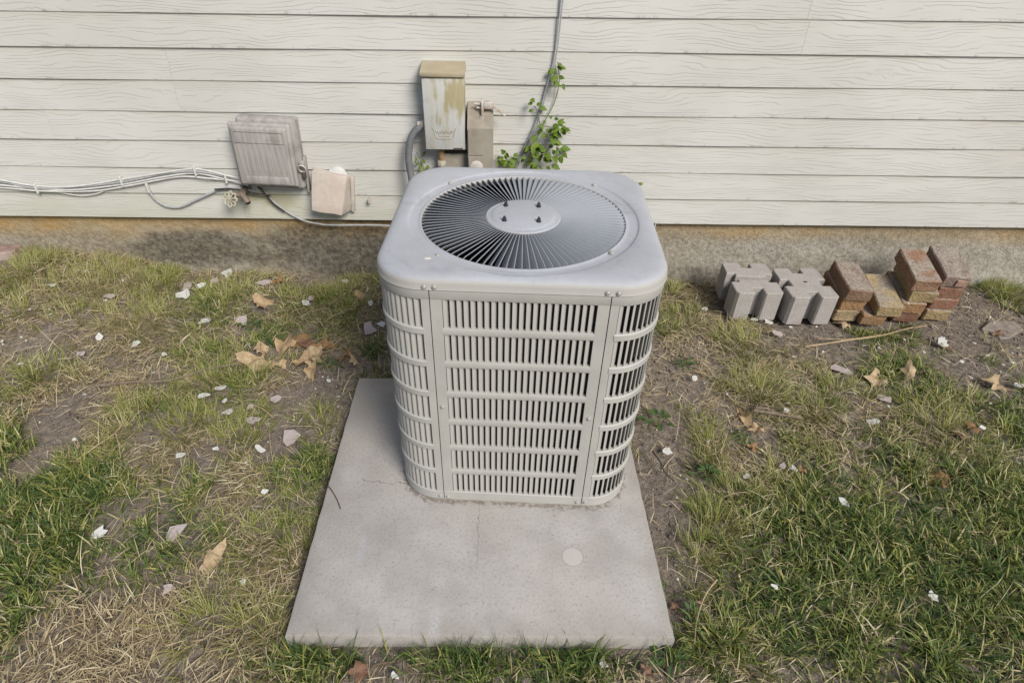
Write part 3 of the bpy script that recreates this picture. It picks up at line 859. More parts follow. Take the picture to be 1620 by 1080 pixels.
# screws
mb = MB(); mb.lathe([(0.0068, 0.0), (0.0068, 0.0010), (0.0048, 0.0012), (0.0044, 0.0040), (0.003, 0.0048)], 10)
SCREW = mb.mesh('screw', M['screw'], 30)
def screw(parent, s, z, off):
    p, t, nn = per(s)
    o = link('screw', SCREW, parent, p + nn * off + Vector((0, 0, z)))
    o.rotation_euler = nn.to_track_quat('Z', 'Y').to_euler()
for s in (-SEAM - 0.009, -SEAM + 0.013, SEAM - 0.010, SEAM + 0.013): screw(top, s, ZT + 0.0090, 0.0012)
for par, s, z in ((fp, -SEAM + 0.011, 0.022), (lc, -SEAM - 0.010, 0.024), (fp, SEAM - 0.012, 0.024), (rc, SEAM + 0.010, 0.026), (fp, -SEAM + 0.013, 0.372), (fp, SEAM - 0.012, 0.352)): screw(par, s, z, 0.0)
for r, a in ((0.277, 137), (0.279, 47), (0.277, 228), (0.262, -40)):
    link('screw', SCREW, top, (GC[0] + r * math.cos(R_(a)), GC[1] + r * math.sin(R_(a)), TZ - 0.003))

mb = MB(); mb.lathe([(0.0075, 0.0), (0.0062, 0.0010), (0.003, 0.0016)], 12, Matrix.Translation((-0.205, -0.232, TZ)) @ Matrix.Diagonal((1.2, 0.8, 1, 1)))
mb.obj('bird_dropping', M['white'], top)

# ---------------------------------------------------------------- things on the wall
# grey service box with a hinged lid
b1 = empty('service_box', wp(-0.42, 0, 0.53)); b1.rotation_euler = (0, R_(2.2), 0)
tag(b1, 'weathered grey plastic service box with ribbed lid, left end of the cables', 'service box')
mb = MB(); mb.rbox(-0.112, 0.118, -0.052, 0.004, -0.146, 0.136, 0.012, 3)
mb.obj('back_case', M['meterbox'], b1)
mb = MB()
mb.rbox(-0.138, 0.100, -0.072, -0.0525, -0.130, 0.122, 0.009, 3)
mb.rbox(-0.128, 0.088, -0.088, -0.064, -0.122, 0.112, 0.010, 3)
lid = mb.obj('lid', M['meterbox'], b1)
mb = MB()
for x0, x1, z0, z1 in ((-0.116, 0.076, 0.094, 0.0975), (-0.116, 0.076, 0.052, 0.0555), (-0.116, -0.1125, 0.0556, 0.0939), (0.0725, 0.076, 0.0556, 0.0939)):
    mb.box(x0, x1, -0.0905, -0.0870, z0, z1)
mb.obj('label_frame', M['meterbox'], lid, smooth=0)
mb = MB(); mb.rbox(-0.100, 0.070, -0.0905, -0.080, -0.114, -0.082, 0.004, 2)
mb.obj('ledge', M['meterbox'], lid)
RIB = MB(); RIB.rbox(-0.0055, 0.0055, -0.0886, -0.084, -0.078, 0.046, 0.0004, 1)
RIBM = RIB.mesh('rib', M['meterbox'])
for i in range(9): link('rib', RIBM, lid, (-0.103 + i * 0.0215, 0, 0))
mb = MB(); mb.rbox(0.119, 0.127, -0.030, 0.004, -0.168, -0.020, 0.003, 2); mb.obj('flange', M['meterbox'], b1)
hasp = MB(); hasp.rbox(0.112, 0.132, -0.064, -0.046, -0.052, -0.022, 0.004, 2)
hp = hasp.obj('hasp', M['meterbox'], b1)
mb = MB()
c = Vector((0.122, -0.066, -0.052)); mb.tube([c + Vector((0.014 * math.cos(a), -0.006 * math.sin(a), 0.016 * math.sin(a))) for a in [2 * PI * i / 18 for i in range(19)]], 0.0035, 6, False)
mb.obj('lock_ring', M['bracket'], hp)
mb = MB(); mb.rbox(0.117, 0.133, -0.066, -0.050, -0.096, -0.066, 0.004, 2); mb.obj('padlock', M['darktwig'], hp)

# pinkish vent hood
vh = empty('vent_hood', wp(0, 0, 0))
tag(vh, 'pinkish wedge-shaped vent hood on the lowest boards', 'vent hood')
hood = [(-0.276, 0.030, 0.449), (-0.134, 0.030, 0.430), (-0.166, 0.088, 0.281), (-0.288, 0.088, 0.302), (-0.270, 0.0, 0.455), (-0.121, 0.0, 0.424), (-0.138, 0.002, 0.268), (-0.296, 0.002, 0.292)]
bm = bmesh.new()
V = [bm.verts.new((x, WTAN * x - d, z)) for x, d, z in hood]
for f in ((0, 1, 2, 3), (1, 5, 6, 2), (4, 0, 3, 7), (4, 5, 1, 0), (3, 2, 6, 7), (5, 4, 7, 6)): bm.faces.new([V[i] for i in f])
bmesh.ops.subdivide_edges(bm, edges=bm.edges[:], cuts=3, use_grid_fill=True)
for v in bm.verts:
    v.co += Vector((0, 1, 0)) * (0.004 * math.sin(v.co.x * 61 + 1) * math.sin(v.co.z * 47))
bmesh.ops.bevel(bm, geom=[e for e in bm.edges if len(e.link_faces) == 2 and e.calc_face_angle(0) > 0.5], offset=0.004, segments=2, profile=0.5, affect='EDGES')
me = bpy.data.meshes.new('hood'); bm.normal_update(); bmesh.ops.recalc_face_normals(bm, faces=bm.faces[:]); bm.to_mesh(me); bm.free()
me.polygons.foreach_set('use_smooth', [True] * len(me.polygons)); me.set_sharp_from_angle(angle=R_(35)); me.materials.append(M['hood'])
link('hood', me, vh)
mb = MB(); mb.lathe([(0.042, 0.0), (0.042, 0.010), (0.036, 0.013)], 28, Matrix.Translation((-0.178, 0.001, 0.418)) @ Matrix.Rotation(R_(90), 4, 'X'))
mb.obj('wall_flange', M['cable'], vh)
mb = MB(); mb.rbox(-0.009, 0.006, -0.016, 0.004, -0.080, 0.078, 0.003, 2, Matrix.Translation((-0.124, 0, 0.343)) @ Matrix.Rotation(R_(6.2), 4, 'Y')); mb.obj('side_trim', M['hood'], vh)

# disconnect box
db = empty('disconnect_box', wp(0.285, 0, 0.70))
tag(db, 'tall weathered metal disconnect box with tan rain cap', 'electrical box')
mb = MB(); mb.rbox(-0.0745, 0.0755, -0.070, 0.004, -0.130, 0.140, 0.004, 2); mb.obj('case', M['disc'], db)
mb = MB(); mb.rbox(-0.0785, 0.0755, -0.0835, -0.0705, -0.136, 0.126, 0.004, 2)
cov = mb.obj('cover', M['disc'], db)
mb = MB()
poly = [(-0.072, 0.168), (-0.072, 0.166)]
vs = []
prof = [(0.004, 0.166), (-0.040, 0.160), (-0.078, 0.152), (-0.0885, 0.148), (-0.0905, 0.140), (-0.0890, 0.131), (-0.0845, 0.1285), (-0.080, 0.1290), (-0.070, 0.139), (0.004, 0.141)]
for x, ins in ((-0.0835, 0.003), (-0.0815, 0.0), (0.0785, 0.0), (0.0805, 0.003)):
    for y, z in prof: vs.append((x, y * (1 - ins * 4), z - ins * (1 if z > 0.14 else -1)))
m = len(prof)
fs = [(i * m + j, i * m + (j + 1) % m, (i + 1) * m + (j + 1) % m, (i + 1) * m + j) for i in range(3) for j in range(m)] + [tuple(range(m))[::-1], tuple(3 * m + j for j in range(m))]
mb.add(vs, fs)
mb.obj('rain_cap', M['disc_cap'], db, smooth=40)
# embossed worn emblem at the foot of the cover
mb = MB()
mb.tube([(-0.046, -0.0842, -0.052), (-0.036, -0.0842, -0.088), (-0.030, -0.0842, -0.093), (0.022, -0.0842, -0.093), (0.029, -0.0842, -0.088), (0.040, -0.0842, -0.052)], 0.0016, 6)
wav = [(-0.040 + 0.0026 * i, -0.0842, -0.068 + 0.006 * math.sin(i * 1.9) + 0.003 * math.sin(i * 0.8)) for i in range(28)]
mb.tube(wav, 0.0013, 5)
mb.tube([(-0.026 + 0.004 * i, -0.0842, -0.083 + 0.002 * math.sin(i * 2.3)) for i in range(12)], 0.0011, 5)
mb.obj('emblem', M['rust'], cov)
mb = MB(); mb.rbox(0.030, 0.066, -0.088, -0.0838, -0.1355, -0.128, 0.001, 1); mb.obj('latch', M['darktwig'], cov)

# pipe under the disconnect box
mb = MB(); mb.tube([wp(0.262, 0.040, 0.572), wp(0.262, 0.040, 0.30)], 0.0135, 14)
pp = mb.obj('drop_pipe', M['copper']); tag(pp, 'tarnished brown pipe coming out under the disconnect box', 'pipe')
mb = MB(); mb.lathe([(0.0175, 0.0), (0.0195, 0.003), (0.0195, 0.020), (0.0165, 0.026)], 8, Matrix.Translation(wp(0.262, 0.040, 0.482)))
c = mb.obj('coupling', M['rust'], pp)

# flexible conduit whip
mb = MB()
pts = spline([wp(0.215, 0.045, 0.648), wp(0.190, 0.050, 0.642), wp(0.160, 0.055, 0.618), wp(0.142, 0.060, 0.578), wp(0.133, 0.065, 0.515), wp(0.138, 0.070, 0.45), wp(0.150, 0.10, 0.36), wp(0.170, 0.22, 0.27), wp(0.20, 0.42, 0.22)], 10)
mb.tube(pts, 0.0142, 14)
wh = mb.obj('conduit_whip', M['conduit']); tag(wh, 'grey flexible conduit curving down left of the disconnect box', 'conduit')
mb = MB(); mb.lathe([(0.013, 0.0), (0.019, 0.002), (0.019, 0.014), (0.016, 0.017), (0.016, 0.030)], 8, Matrix.Translation(wp(0.208, 0.045, 0.648)) @ Matrix.Rotation(R_(-98), 4, 'Y'))
mb.obj('connector', M['bracket'], wh)

# second small box with a clamp on its top
gb = empty('junction_box', wp(0.418, 0, 0.56))
tag(gb, 'narrow taupe metal box right of the disconnect box, clamp on its top', 'electrical box')
mb = MB()
vs = []
for x in (-0.048, 0.050):
    for y, z in ((0.004, 0.165), (-0.040, 0.140), (-0.088, 0.096), (-0.094, 0.090), (-0.094, -0.16), (0.004, -0.16)): vs.append((x, y, z))
mb.add(vs, [(0, 1, 7, 6), (1, 2, 8, 7), (2, 3, 9, 8), (3, 4, 10, 9), (4, 5, 11, 10), (5, 0, 6, 11), (5, 4, 3, 2, 1, 0), (6, 7, 8, 9, 10, 11)])
mb.obj('case', M['greybox'], gb, smooth=20)
mb = MB(); mb.rbox(-0.046, 0.012, -0.0975, -0.0945, -0.012, 0.086, 0.001, 1); mb.obj('front_plate', M['greybox'], gb)
mb = MB(); mb.rbox(-0.046, 0.012, -0.0985, -0.0945, -0.158, -0.016, 0.001, 1); mb.obj('lower_plate', M['greybox'], gb)
mb = MB(); mb.lathe([(0.026, 0.0), (0.026, 0.003), (0.022, 0.005)], 20, Matrix.Translation((-0.015, -0.0985, -0.058)) @ Matrix.Rotation(R_(90), 4, 'X')); mb.obj('knockout', M['bracket'], gb)
mb = MB(); mb.rbox(-0.145, -0.0485, -0.046, 0.004, -0.20, -0.026, 0.003, 2); mb.obj('side_case', M['greybox'], gb)
cl = empty('ground_clamp', wp(0.428, 0.045, 0.705)); tag(cl, 'pale metal clamp with a bent tab on top of the taupe box', 'clamp')
mb = MB(); mb.rbox(-0.005, 0.004, -0.020, 0.016, -0.030, 0.040, 0.002, 2); mb.obj('jaw', M['bracket'], cl)
mb = MB(); mb.rbox(0.0045, 0.040, -0.014, 0.012, 0.006, 0.032, 0.004, 2); mb.obj('body', M['bracket'], cl)
mb = MB(); mb.tube([(-0.030, -0.005, 0.024), (0.004, -0.005, 0.022)], 0.0045, 8); mb.tube([(-0.022, -0.005, 0.010), (0.004, -0.005, 0.008)], 0.0035, 8); mb.obj('bolt', M['bracket'], cl)
mb = MB(); mb.rbox(-0.027, 0.027, -0.006, 0.006, -0.003, 0.003, 0.001, 1, Matrix.Translation((0.064, -0.014, 0.0)) @ Matrix.Rotation(R_(36), 4, 'Y')); mb.obj('tab', M['bracket'], cl)
mb = MB(); mb.rbox(-0.011, -0.004, -0.018, 0.0, -0.046, -0.018, 0.001, 1); mb.obj('foot', M['rust'], cl)

# hose tap
tap = empty('hose_tap', wp(-0.575, 0.0, 0.36)); tag(tap, 'old hose tap with a cream lobed hand wheel under the cables', 'tap')
mb = MB()
mb.tube([(0.0, 0.004, 0.0), (0.0, -0.045, 0.0)], 0.013, 12); mb.lathe([(0.024, 0.0), (0.024, 0.004), (0.016, 0.007)], 20, Matrix.Rotation(R_(90), 4, 'X'))
mb.tube([(-0.045, -0.046, -0.008), (0.006, -0.046, -0.012)], 0.011, 12)
mb.tube([(-0.006, -0.044, -0.006), (0.012, -0.058, -0.022), (0.022, -0.068, -0.036)], [0.0115, 0.012, 0.013], 12)
tb = mb.obj('tap_body', M['brass'], tap)
mb = MB(); mb.lathe([(0.0095, 0.0), (0.0095, 0.002)], 14, Matrix.Translation((0.0222, -0.0683, -0.0366)) @ Vector((0.45, -0.5, -0.72)).to_track_quat('Z', 'Y').to_matrix().to_4x4()); mb.obj('outlet', M['dark'], tb)
mb = MB()
Wm = Matrix.Translation((-0.047, -0.070, -0.018)) @ Vector((-0.25, -0.86, 0.42)).to_track_quat('Z', 'Y').to_matrix().to_4x4()
rim = [Wm @ Vector(((0.029 + 0.0035 * math.cos(8 * a)) * math.cos(a), (0.029 + 0.0035 * math.cos(8 * a)) * math.sin(a), 0)) for a in [2 * PI * i / 64 for i in range(65)]]
mb.tube(rim, 0.0038, 6, False)
for i in range(4):
    a = PI / 4 * i + 0.3
    mb.tube([Wm @ Vector((0.028 * math.cos(a), 0.028 * math.sin(a), 0)), Wm @ Vector((0, 0, 0.004)), Wm @ Vector((-0.028 * math.cos(a), -0.028 * math.sin(a), 0))], 0.0032, 6)
mb.lathe([(0.008, -0.010), (0.008, 0.004), (0.005, 0.007)], 10, Wm)
mb.obj('hand_wheel', M['wheel'], tap)

# cables along the wall
lines = [[(-1.747, 0.406), (-1.594, 0.39), (-1.458, 0.363), (-1.295, 0.365), (-1.083, 0.396), (-0.898, 0.429), (-0.759, 0.445), (-0.637, 0.421), (-0.55, 0.398)], [(-1.758, 0.387), (-1.6, 0.379), (-1.461, 0.356), (-1.298, 0.358), (-1.086, 0.387), (-0.901, 0.421), (-0.761, 0.437), (-0.639, 0.412), (-0.552, 0.392)], [(-1.766, 0.371), (-1.606, 0.368), (-1.464, 0.351), (-1.301, 0.35), (-1.091, 0.374), (-0.905, 0.411), (-0.764, 0.426), (-0.641, 0.403), (-0.553, 0.385)], [(-1.776, 0.354), (-1.613, 0.353), (-1.43, 0.343), (-1.216, 0.344), (-1.042, 0.375), (-0.843, 0.41), (-0.72, 0.408), (-0.643, 0.396), (-0.555, 0.379)]]
BL = ['uppermost white cable of the bundle running to the service box', 'second white cable from the top in the bundle along the boards', 'third white cable from the top in the bundle along the boards', 'lowest white cable of the bundle running to the service box']
for i, ln in enumerate(lines):
    mb = MB(); mb.tube(spline([wp(x, 0.008 + 0.006 * ((i + j) % 2), z) for j, (x, z) in enumerate(ln)], 10), 0.0037, 8)
    tag(mb.obj('cable', M['cable'] if i != 1 else M['greycable']), BL[i], 'cable', 'cables along the boards')
mb = MB(); mb.tube(spline([wp(x, 0.008, z) for x, z in [(-0.983, 0.364), (-0.985, 0.344), (-0.976, 0.312), (-0.937, 0.278), (-0.874, 0.276), (-0.786, 0.314), (-0.686, 0.355), (-0.608, 0.364), (-0.537, 0.349)]], 10), 0.0044, 8)
tag(mb.obj('cable', M['greycable']), 'grey cable hanging in a loop left of the hose tap', 'cable')
mb = MB(); mb.tube(spline([wp(x, 0.006, z) for x, z in [(-1.442, 0.343), (-1.36, 0.331), (-1.288, 0.321), (-1.222, 0.329), (-1.168, 0.347)]], 10), 0.0028, 6)
tag(mb.obj('cable', M['cable']), 'thin white cable drooping below the bundle, far left', 'cable')
mb = MB(); mb.tube(spline([wp(x, 0.010, z) for x, z in [(-0.514, 0.37), (-0.495, 0.347), (-0.469, 0.305), (-0.419, 0.257), (-0.356, 0.219), (-0.287, 0.203), (-0.232, 0.199), (0.026, 0.197)]] + [wp(0.12, 0.05, 0.17), wp(0.28, 0.35, 0.12)], 10), 0.0040, 8)
cb = mb.obj('cable', M['greycable']); tag(cb, 'grey cable sagging from the service box along the foundation to the unit', 'cable')
mb = MB(); mb.tube(spline([wp(-0.52, 0.012, 0.372), wp(-0.500, 0.014, 0.352), wp(-0.470, 0.013, 0.300), wp(-0.43, 0.013, 0.262)], 8), 0.0042, 8)
tag(mb.obj('cable', M['blackcable']), 'short black cable leaving the underside of the service box', 'cable')
mb = MB(); mb.tube(spline([wp(-0.70, 0.02, 0.362), wp(-0.63, 0.022, 0.366), wp(-0.56, 0.024, 0.352), wp(-0.47, 0.02, 0.338)], 8), 0.0036, 8)
tag(mb.obj('cable', M['blackcable']), 'dark cable crossing behind the hose tap', 'cable')
TIE = MB(); TIE.rbox(-0.0035, 0.0035, -0.022, 0.002, -0.021, 0.021, 0.002, 1)
TIEM = TIE.mesh('cable_clip', M['cable'])
TL = ['white cable clip holding the bundle at its far left dip', 'white cable clip on the middle of the rising bundle', 'white cable clip on the crest of the bundle', 'white cable tie round the bundle beside the service box', 'white nail clip at the free end of the grey loop']
for (x, z), lb in zip([(-1.456, 0.354), (-1.084, 0.392), (-0.762, 0.439), (-0.643, 0.408), (-0.984, 0.362)], TL): tag(link('cable_clip', TIEM, None, wp(x, 0.0, z)), lb, 'cable clip', 'cable clips')
# pair of cables coming down the wall beside the vine
for i, dx in enumerate((-0.0030, 0.0031)):
    mb = MB(); mb.tube(spline([wp(x + dx, 0.010, z) for x, z in [(0.712, 1.181), (0.697, 0.908), (0.684, 0.836), (0.67, 0.774), (0.645, 0.67), (0.616, 0.597), (0.568, 0.482)]] + [wp(0.53 + dx, 0.03, 0.33), wp(0.52 + dx, 0.10, 0.2), wp(0.53 + dx, 0.42, 0.15)], 8), 0.0025, 8)
    tag(mb.obj('cable', M['greycable']), ['left one of the two grey cables coming down beside the vine', 'right one of the two grey cables coming down beside the vine'][i], 'cable', 'cables down the wall')
mb = MB(); mb.tube([wp(1.176, 0.004, 0.225), wp(1.182, -0.012, -0.05)], 0.0022, 6)
tag(mb.obj('wire', M['cable']), 'thin white wire hanging on the foundation right of the unit', 'wire')
mb = MB(); mb.tube([wp(-0.057, -0.002, 0.322), wp(-0.057, 0.016, 0.320)], 0.0055, 8); mb.rbox(-0.007, 0.007, -0.004, 0.004, -0.010, 0.010, 0.002, 1, Matrix.Translation(wp(-0.057, 0.018, 0.316)))
tag(mb.obj('cable_staple', M['bracket']), 'small metal stub on the board right of the vent hood', 'staple')

# ---------------------------------------------------------------- vine
def leaf_mesh(name, mat, L, W, fold, droop, teeth=0):
    """pointed oval leaf along +Y with a folded midrib and thickness"""
    n = 5
    vs = []
    for i in range(n + 1):
        t = i / n
        w = W * (math.sin(PI * min(1, t ** 0.75)) ** 0.8 if 0 < t < 1 else 0.0) * (1 + (0.16 if teeth and i % 2 else 0))
        z = -droop * t * t * L
        vs += [(-w / 2, t * L, z + fold * w), (0, t * L, z), (w / 2, t * L, z + fold * w)]
    fs = []
    for i in range(n):
        a = i * 3
        fs += [(a, a + 1, a + 4, a + 3), (a + 1, a + 2, a + 5, a + 4)]
    k = len(vs)
    vs += [(x, y, z - 0.0005) for x, y, z in vs]
    fs += [tuple(k + j for j in f[::-1]) for f in fs]
    mb = MB(); mb.add(vs, fs)
    return mb.mesh(name, mat, 60, recalc=False)
VL = [leaf_mesh('leaf', M['leaf_green'], 0.030, 0.019, 0.25, 0.25, 1), leaf_mesh('leaf', M['leaf_green'], 0.036, 0.022, 0.15, 0.45, 1), leaf_mesh('leaf', M['leaf_green'], 0.024, 0.016, 0.35, 0.1, 1)]
def leaf_on(parent, p, d, up, meshes, s=1.0):
    d = Vector(d).normalized(); up = Vector(up)
    z = (up - d * up.dot(d)).normalized(); x = d.cross(z)
    o = link('leaf', random.choice(meshes), parent)
    o.matrix_basis = Matrix(((x.x, d.x, z.x, p[0]), (x.y, d.y, z.y, p[1]), (x.z, d.z, z.z, p[2]), (0, 0, 0, 1))) @ Matrix.Diagonal((s, s, s, 1))
    return o
def vine(label, base, stems, clusters, ls=1.0):
    root = empty('vine', base); tag(root, label, 'vine')
    b = Vector(base)
    mb = MB()
    for st in stems: mb.tube(spline([wp(x, d, z) - b for x, d, z in st], 6), 0.0017, 5)
    mb.obj('stem', M['stem'], root)
    for x, z, rx, rz, dd, n in clusters:
        for i in range(int(n * (1.25 if ls == 1.0 else 1))):
            a = random.random() * 2 * PI; r = math.sqrt(random.random())
            p = wp(x + rx * r * math.cos(a), 0.012 + dd * random.random(), z + rz * r * math.sin(a)) - b
            d = (random.uniform(-1, 1) + 0.9 * math.cos(a), -random.uniform(0.1, 0.9), random.uniform(-0.9, 0.5) + 0.4 * math.sin(a))
            leaf_on(root, p, d, (random.uniform(-0.5, 0.5), -0.9, random.uniform(0.3, 1.0)), VL, ls * random.uniform(0.6, 1.1))
    return root
vine('green leafy vine climbing the grey cables behind the unit', wp(0.60, 0.02, 0.45),
     [[(0.59, 0.02, 0.30), (0.60, 0.02, 0.45), (0.63, 0.03, 0.56), (0.66, 0.02, 0.64), (0.70, 0.01, 0.72), (0.715, 0.01, 0.80), (0.705, 0.01, 0.87)],
      [(0.60, 0.02, 0.45), (0.55, 0.03, 0.48), (0.51, 0.03, 0.50)], [(0.66, 0.02, 0.64), (0.73, 0.03, 0.63), (0.77, 0.03, 0.615)], [(0.62, 0.03, 0.52), (0.68, 0.04, 0.52), (0.73, 0.04, 0.53)], [(0.655, 0.02, 0.62), (0.64, 0.02, 0.69), (0.625, 0.015, 0.715)],
      [(0.60, 0.03, 0.45), (0.68, 0.05, 0.46), (0.75, 0.05, 0.47)]], [(0.694, 0.642, 0.04, 0.05, 0.05, 13), (0.672, 0.58, 0.05, 0.062, 0.06, 18), (0.66, 0.524, 0.065, 0.044, 0.07, 20), (0.726, 0.635, 0.035, 0.019, 0.04, 6), (0.524, 0.514, 0.035, 0.028, 0.06, 14), (0.631, 0.713, 0.017, 0.031, 0.03, 4), (0.699, 0.848, 0.015, 0.019, 0.02, 4), (0.711, 0.809, 0.02, 0.019, 0.03, 5), (0.7, 0.542, 0.055, 0.025, 0.05, 8), (0.632, 0.547, 0.025, 0.05, 0.05, 7)])
vine('small sprig of round leaflets left of the taupe box, beside the conduit', wp(0.17, 0.02, 0.45),
     [[(0.20, 0.02, 0.38), (0.185, 0.02, 0.46), (0.16, 0.02, 0.53)], [(0.185, 0.02, 0.44), (0.205, 0.03, 0.47)]], [(0.172, 0.505, 0.02, 0.028, 0.02, 9), (0.188, 0.479, 0.017, 0.019, 0.03, 6)], 0.55)
vine('short vine tip with few leaves showing past the right rear corner of the unit', wp(1.06, 0.02, 0.34),
     [[(1.00, 0.03, 0.20), (1.05, 0.03, 0.32), (1.065, 0.02, 0.40)]], [(1.065, 0.395, 0.007, 0.016, 0.02, 3), (1.084, 0.362, 0.015, 0.016, 0.03, 4)], 0.75)

# ---------------------------------------------------------------- concrete blocks
# outline of a notched paver, about 0.19 x 0.23 m, origin at its front left corner
FULL = [(0.0, 0.012), (0.010, 0.0), (0.068, 0.0), (0.074, 0.006), (0.074, 0.042), (0.117, 0.042), (0.117, 0.006), (0.123, 0.0), (0.182, 0.0), (0.192, 0.012), (0.192, 0.088), (0.158, 0.088), (0.158, 0.137),
        (0.192, 0.137), (0.192, 0.217), (0.182, 0.229), (0.123, 0.229), (0.117, 0.223), (0.117, 0.187), (0.074, 0.187), (0.074, 0.223), (0.068, 0.229), (0.010, 0.229), (0.0, 0.217), (0.0, 0.137), (0.034, 0.137), (0.034, 0.088), (0.0, 0.088)]
FRONT = FULL[:11] + [(0.158, 0.088), (0.158, 0.107), (0.10, 0.104), (0.034, 0.108), (0.034, 0.088), (0.0, 0.088)]
REAR = [(0.034, 0.118), (0.09, 0.114), (0.158, 0.117)] + FULL[12:26]
def block(poly, label, x, y, z, rot, tilt=0.0):
    mb = MB(); mb.prism(poly, 0.0, 0.132, b=0.003)
    o = mb.obj('concrete_block', M['paver'], None, (x, y, z), (tilt, 0, rot), smooth=30)
    tag(o, label, 'concrete block', 'notched concrete blocks by the wall')
    return o
(bx, by), (cx_, cy_) = [(1.464, 1.356), (1.676, 1.32)]
ob = block(FULL, 'whole notched concrete block with a small hole, leaning beside the bricks', cx_, cy_, -0.045, R_(1.0))
mb = MB(); mb.lathe([(0.007, 0.0), (0.007, 0.0012)], 10, Matrix.Translation((0.098, 0.118, 0.1315)) @ Matrix.Diagonal((1.3, 0.7, 1, 1)))
mb.obj('hole', M['dark'], ob, smooth=0)
block(FRONT, 'front half of the split concrete block, nearest the grass', bx, by, -0.045 - 0.004, R_(-0.5))
block(REAR, 'rear half of the split concrete block, against the wall', bx - 0.004, by + 0.012, -0.045, R_(-2.0))

# ---------------------------------------------------------------- old bricks
def brick(label, x, y, z, w, l, h, yaw, tilt, color, seed, frog=False):
    """origin at the front left lower corner"""
    bm = bmesh.new()
    bmesh.ops.create_cube(bm, size=1)
    for v in bm.verts: v.co = Vector(((v.co.x + 0.5) * w, (v.co.y + 0.5) * l, (v.co.z + 0.5) * h))
    bmesh.ops.bevel(bm, geom=bm.edges[:], offset=0.0045, segments=1, profile=0.5, affect='EDGES')
    bmesh.ops.subdivide_edges(bm, edges=[e for e in bm.edges if e.calc_length() > 0.03], cuts=4, use_grid_fill=True)
    r = np.random.default_rng(seed)
    co = np.array([v.co[:] for v in bm.verts])
    n1 = vnoise(co[:, 0] * 1.0 + co[:, 2] * 2.1, co[:, 1] + co[:, 2], 17.0, seed, 3)
    n2 = vnoise(co[:, 1] + co[:, 2] * 1.7, co[:, 0] - co[:, 2], 19.0, seed + 50, 3)
    for i, v in enumerate(bm.verts):
        v.co += Vector((n1[i] * 0.0045, n2[i] * 0.0045, (n1[i] - n2[i]) * 0.0022))
    me = bpy.data.meshes.new('brick')
    bmesh.ops.recalc_face_normals(bm, faces=bm.faces[:]); bm.to_mesh(me); bm.free()
    me.polygons.foreach_set('use_smooth', [True] * len(me.polygons)); me.set_sharp_from_angle(angle=R_(32))
    me.materials.append(M['brick'])
    o = link('brick', me, None, (x, y, z), (tilt, 0, yaw))
    o.color = (*color, 1)
    tag(o, label, 'brick', 'old bricks stacked by the wall')
    if frog:
        mb = MB(); mb.box(0.050, 0.088, -0.0055, 0.004, 0.014, 0.042); mb.obj('mark', plain('frog_face', (0.33, 0.21, 0.16), 0.9, 0.2, 90.0), o, smooth=0)
    return o
RED, ORG, TAN, YEL, BRN, MAU, OLV = (0.235, 0.11, 0.07), (0.33, 0.185, 0.085), (0.34, 0.26, 0.15), (0.36, 0.27, 0.135), (0.19, 0.105, 0.07), (0.235, 0.17, 0.15), (0.17, 0.12, 0.065)
BK = {'A': (1.886, 1.346, -0.045), 'B': (2.02, 1.314, -0.045), 'C': (2.148, 1.366, -0.06), 'D': (2.281, 1.387, -0.06)}
bh = 0.0575
tl = R_(5)
def stackb(key, items, yaw, tilt):
    x, y, z = BK[key]
    for i, (label, dx, dy, col, frog, dyaw) in enumerate(items):
        # each course sits on the one below, along the tilted bed
        off = Vector((0, -math.sin(tilt), math.cos(tilt))) * (bh * i)
        brick(label, x + dx, y + dy + off.y, z + off.z, 0.099, 0.206, bh - 0.0012, yaw + dyaw, tilt, col, 100 + hash_(label), frog)
def hash_(s): return sum(ord(c) * (i + 3) for i, c in enumerate(s)) % 900
stackb('A', [('tan brick at the bottom of the stack nearest the concrete blocks', 0.0, 0.0, TAN, False, 0.0), ('orange brick with a pale rim, middle of the stack nearest the concrete blocks', 0.004, 0.002, ORG, False, R_(-1)), ('dark brown brick lying on top of the stack nearest the concrete blocks', 0.000, -0.010, BRN, False, R_(-3))], R_(-3), R_(5))
stackb('B', [('orange brick half hidden by grass under the wide tan-ended brick', -0.035, 0.006, ORG, False, R_(3)), ('tan-ended brick with mortar on top, between the low stack and the four-brick stack', 0.0, -0.002, YEL, False, 0.0)], R_(-5.5), R_(8.5))
stackb('C', [('red brick sunk in grass at the foot of the four-brick stack', 0.003, 0.004, RED, False, 0.0), ('orange-brown brick second from the ground in the left tall stack', -0.004, -0.004, ORG, False, R_(1)), ('yellow brick second from the top in the left tall stack', 0.012, 0.002, YEL, False, R_(-1)), ('reddish brick with an orange end on top of the left tall stack', -0.004, 0.004, (0.27, 0.145, 0.085), False, R_(1))], R_(-8.5), R_(9))
stackb('D', [('olive-yellow brick at the foot of the right end stack', 0.006, -0.004, YEL, False, 0.0), ('pink-red brick second from the ground in the right end stack', 0.010, 0.004, (0.30, 0.13, 0.085), False, R_(1)), ('red brick with a chipped pale rim, third up in the right end stack', 0.006, 0.012, RED, False, 0.0), ('mauve-grey brick with a stamped end on top of the right end stack', 0.0, 0.014, MAU, True, R_(-2))], R_(-8), R_(9))
FOOT = [(bx + 0.09, by + 0.12, 0.12), (cx_ + 0.096, cy_ + 0.115, 0.13)] + [(v[0] + 0.06, v[1] + 0.10, 0.10) for v in BK.values()]

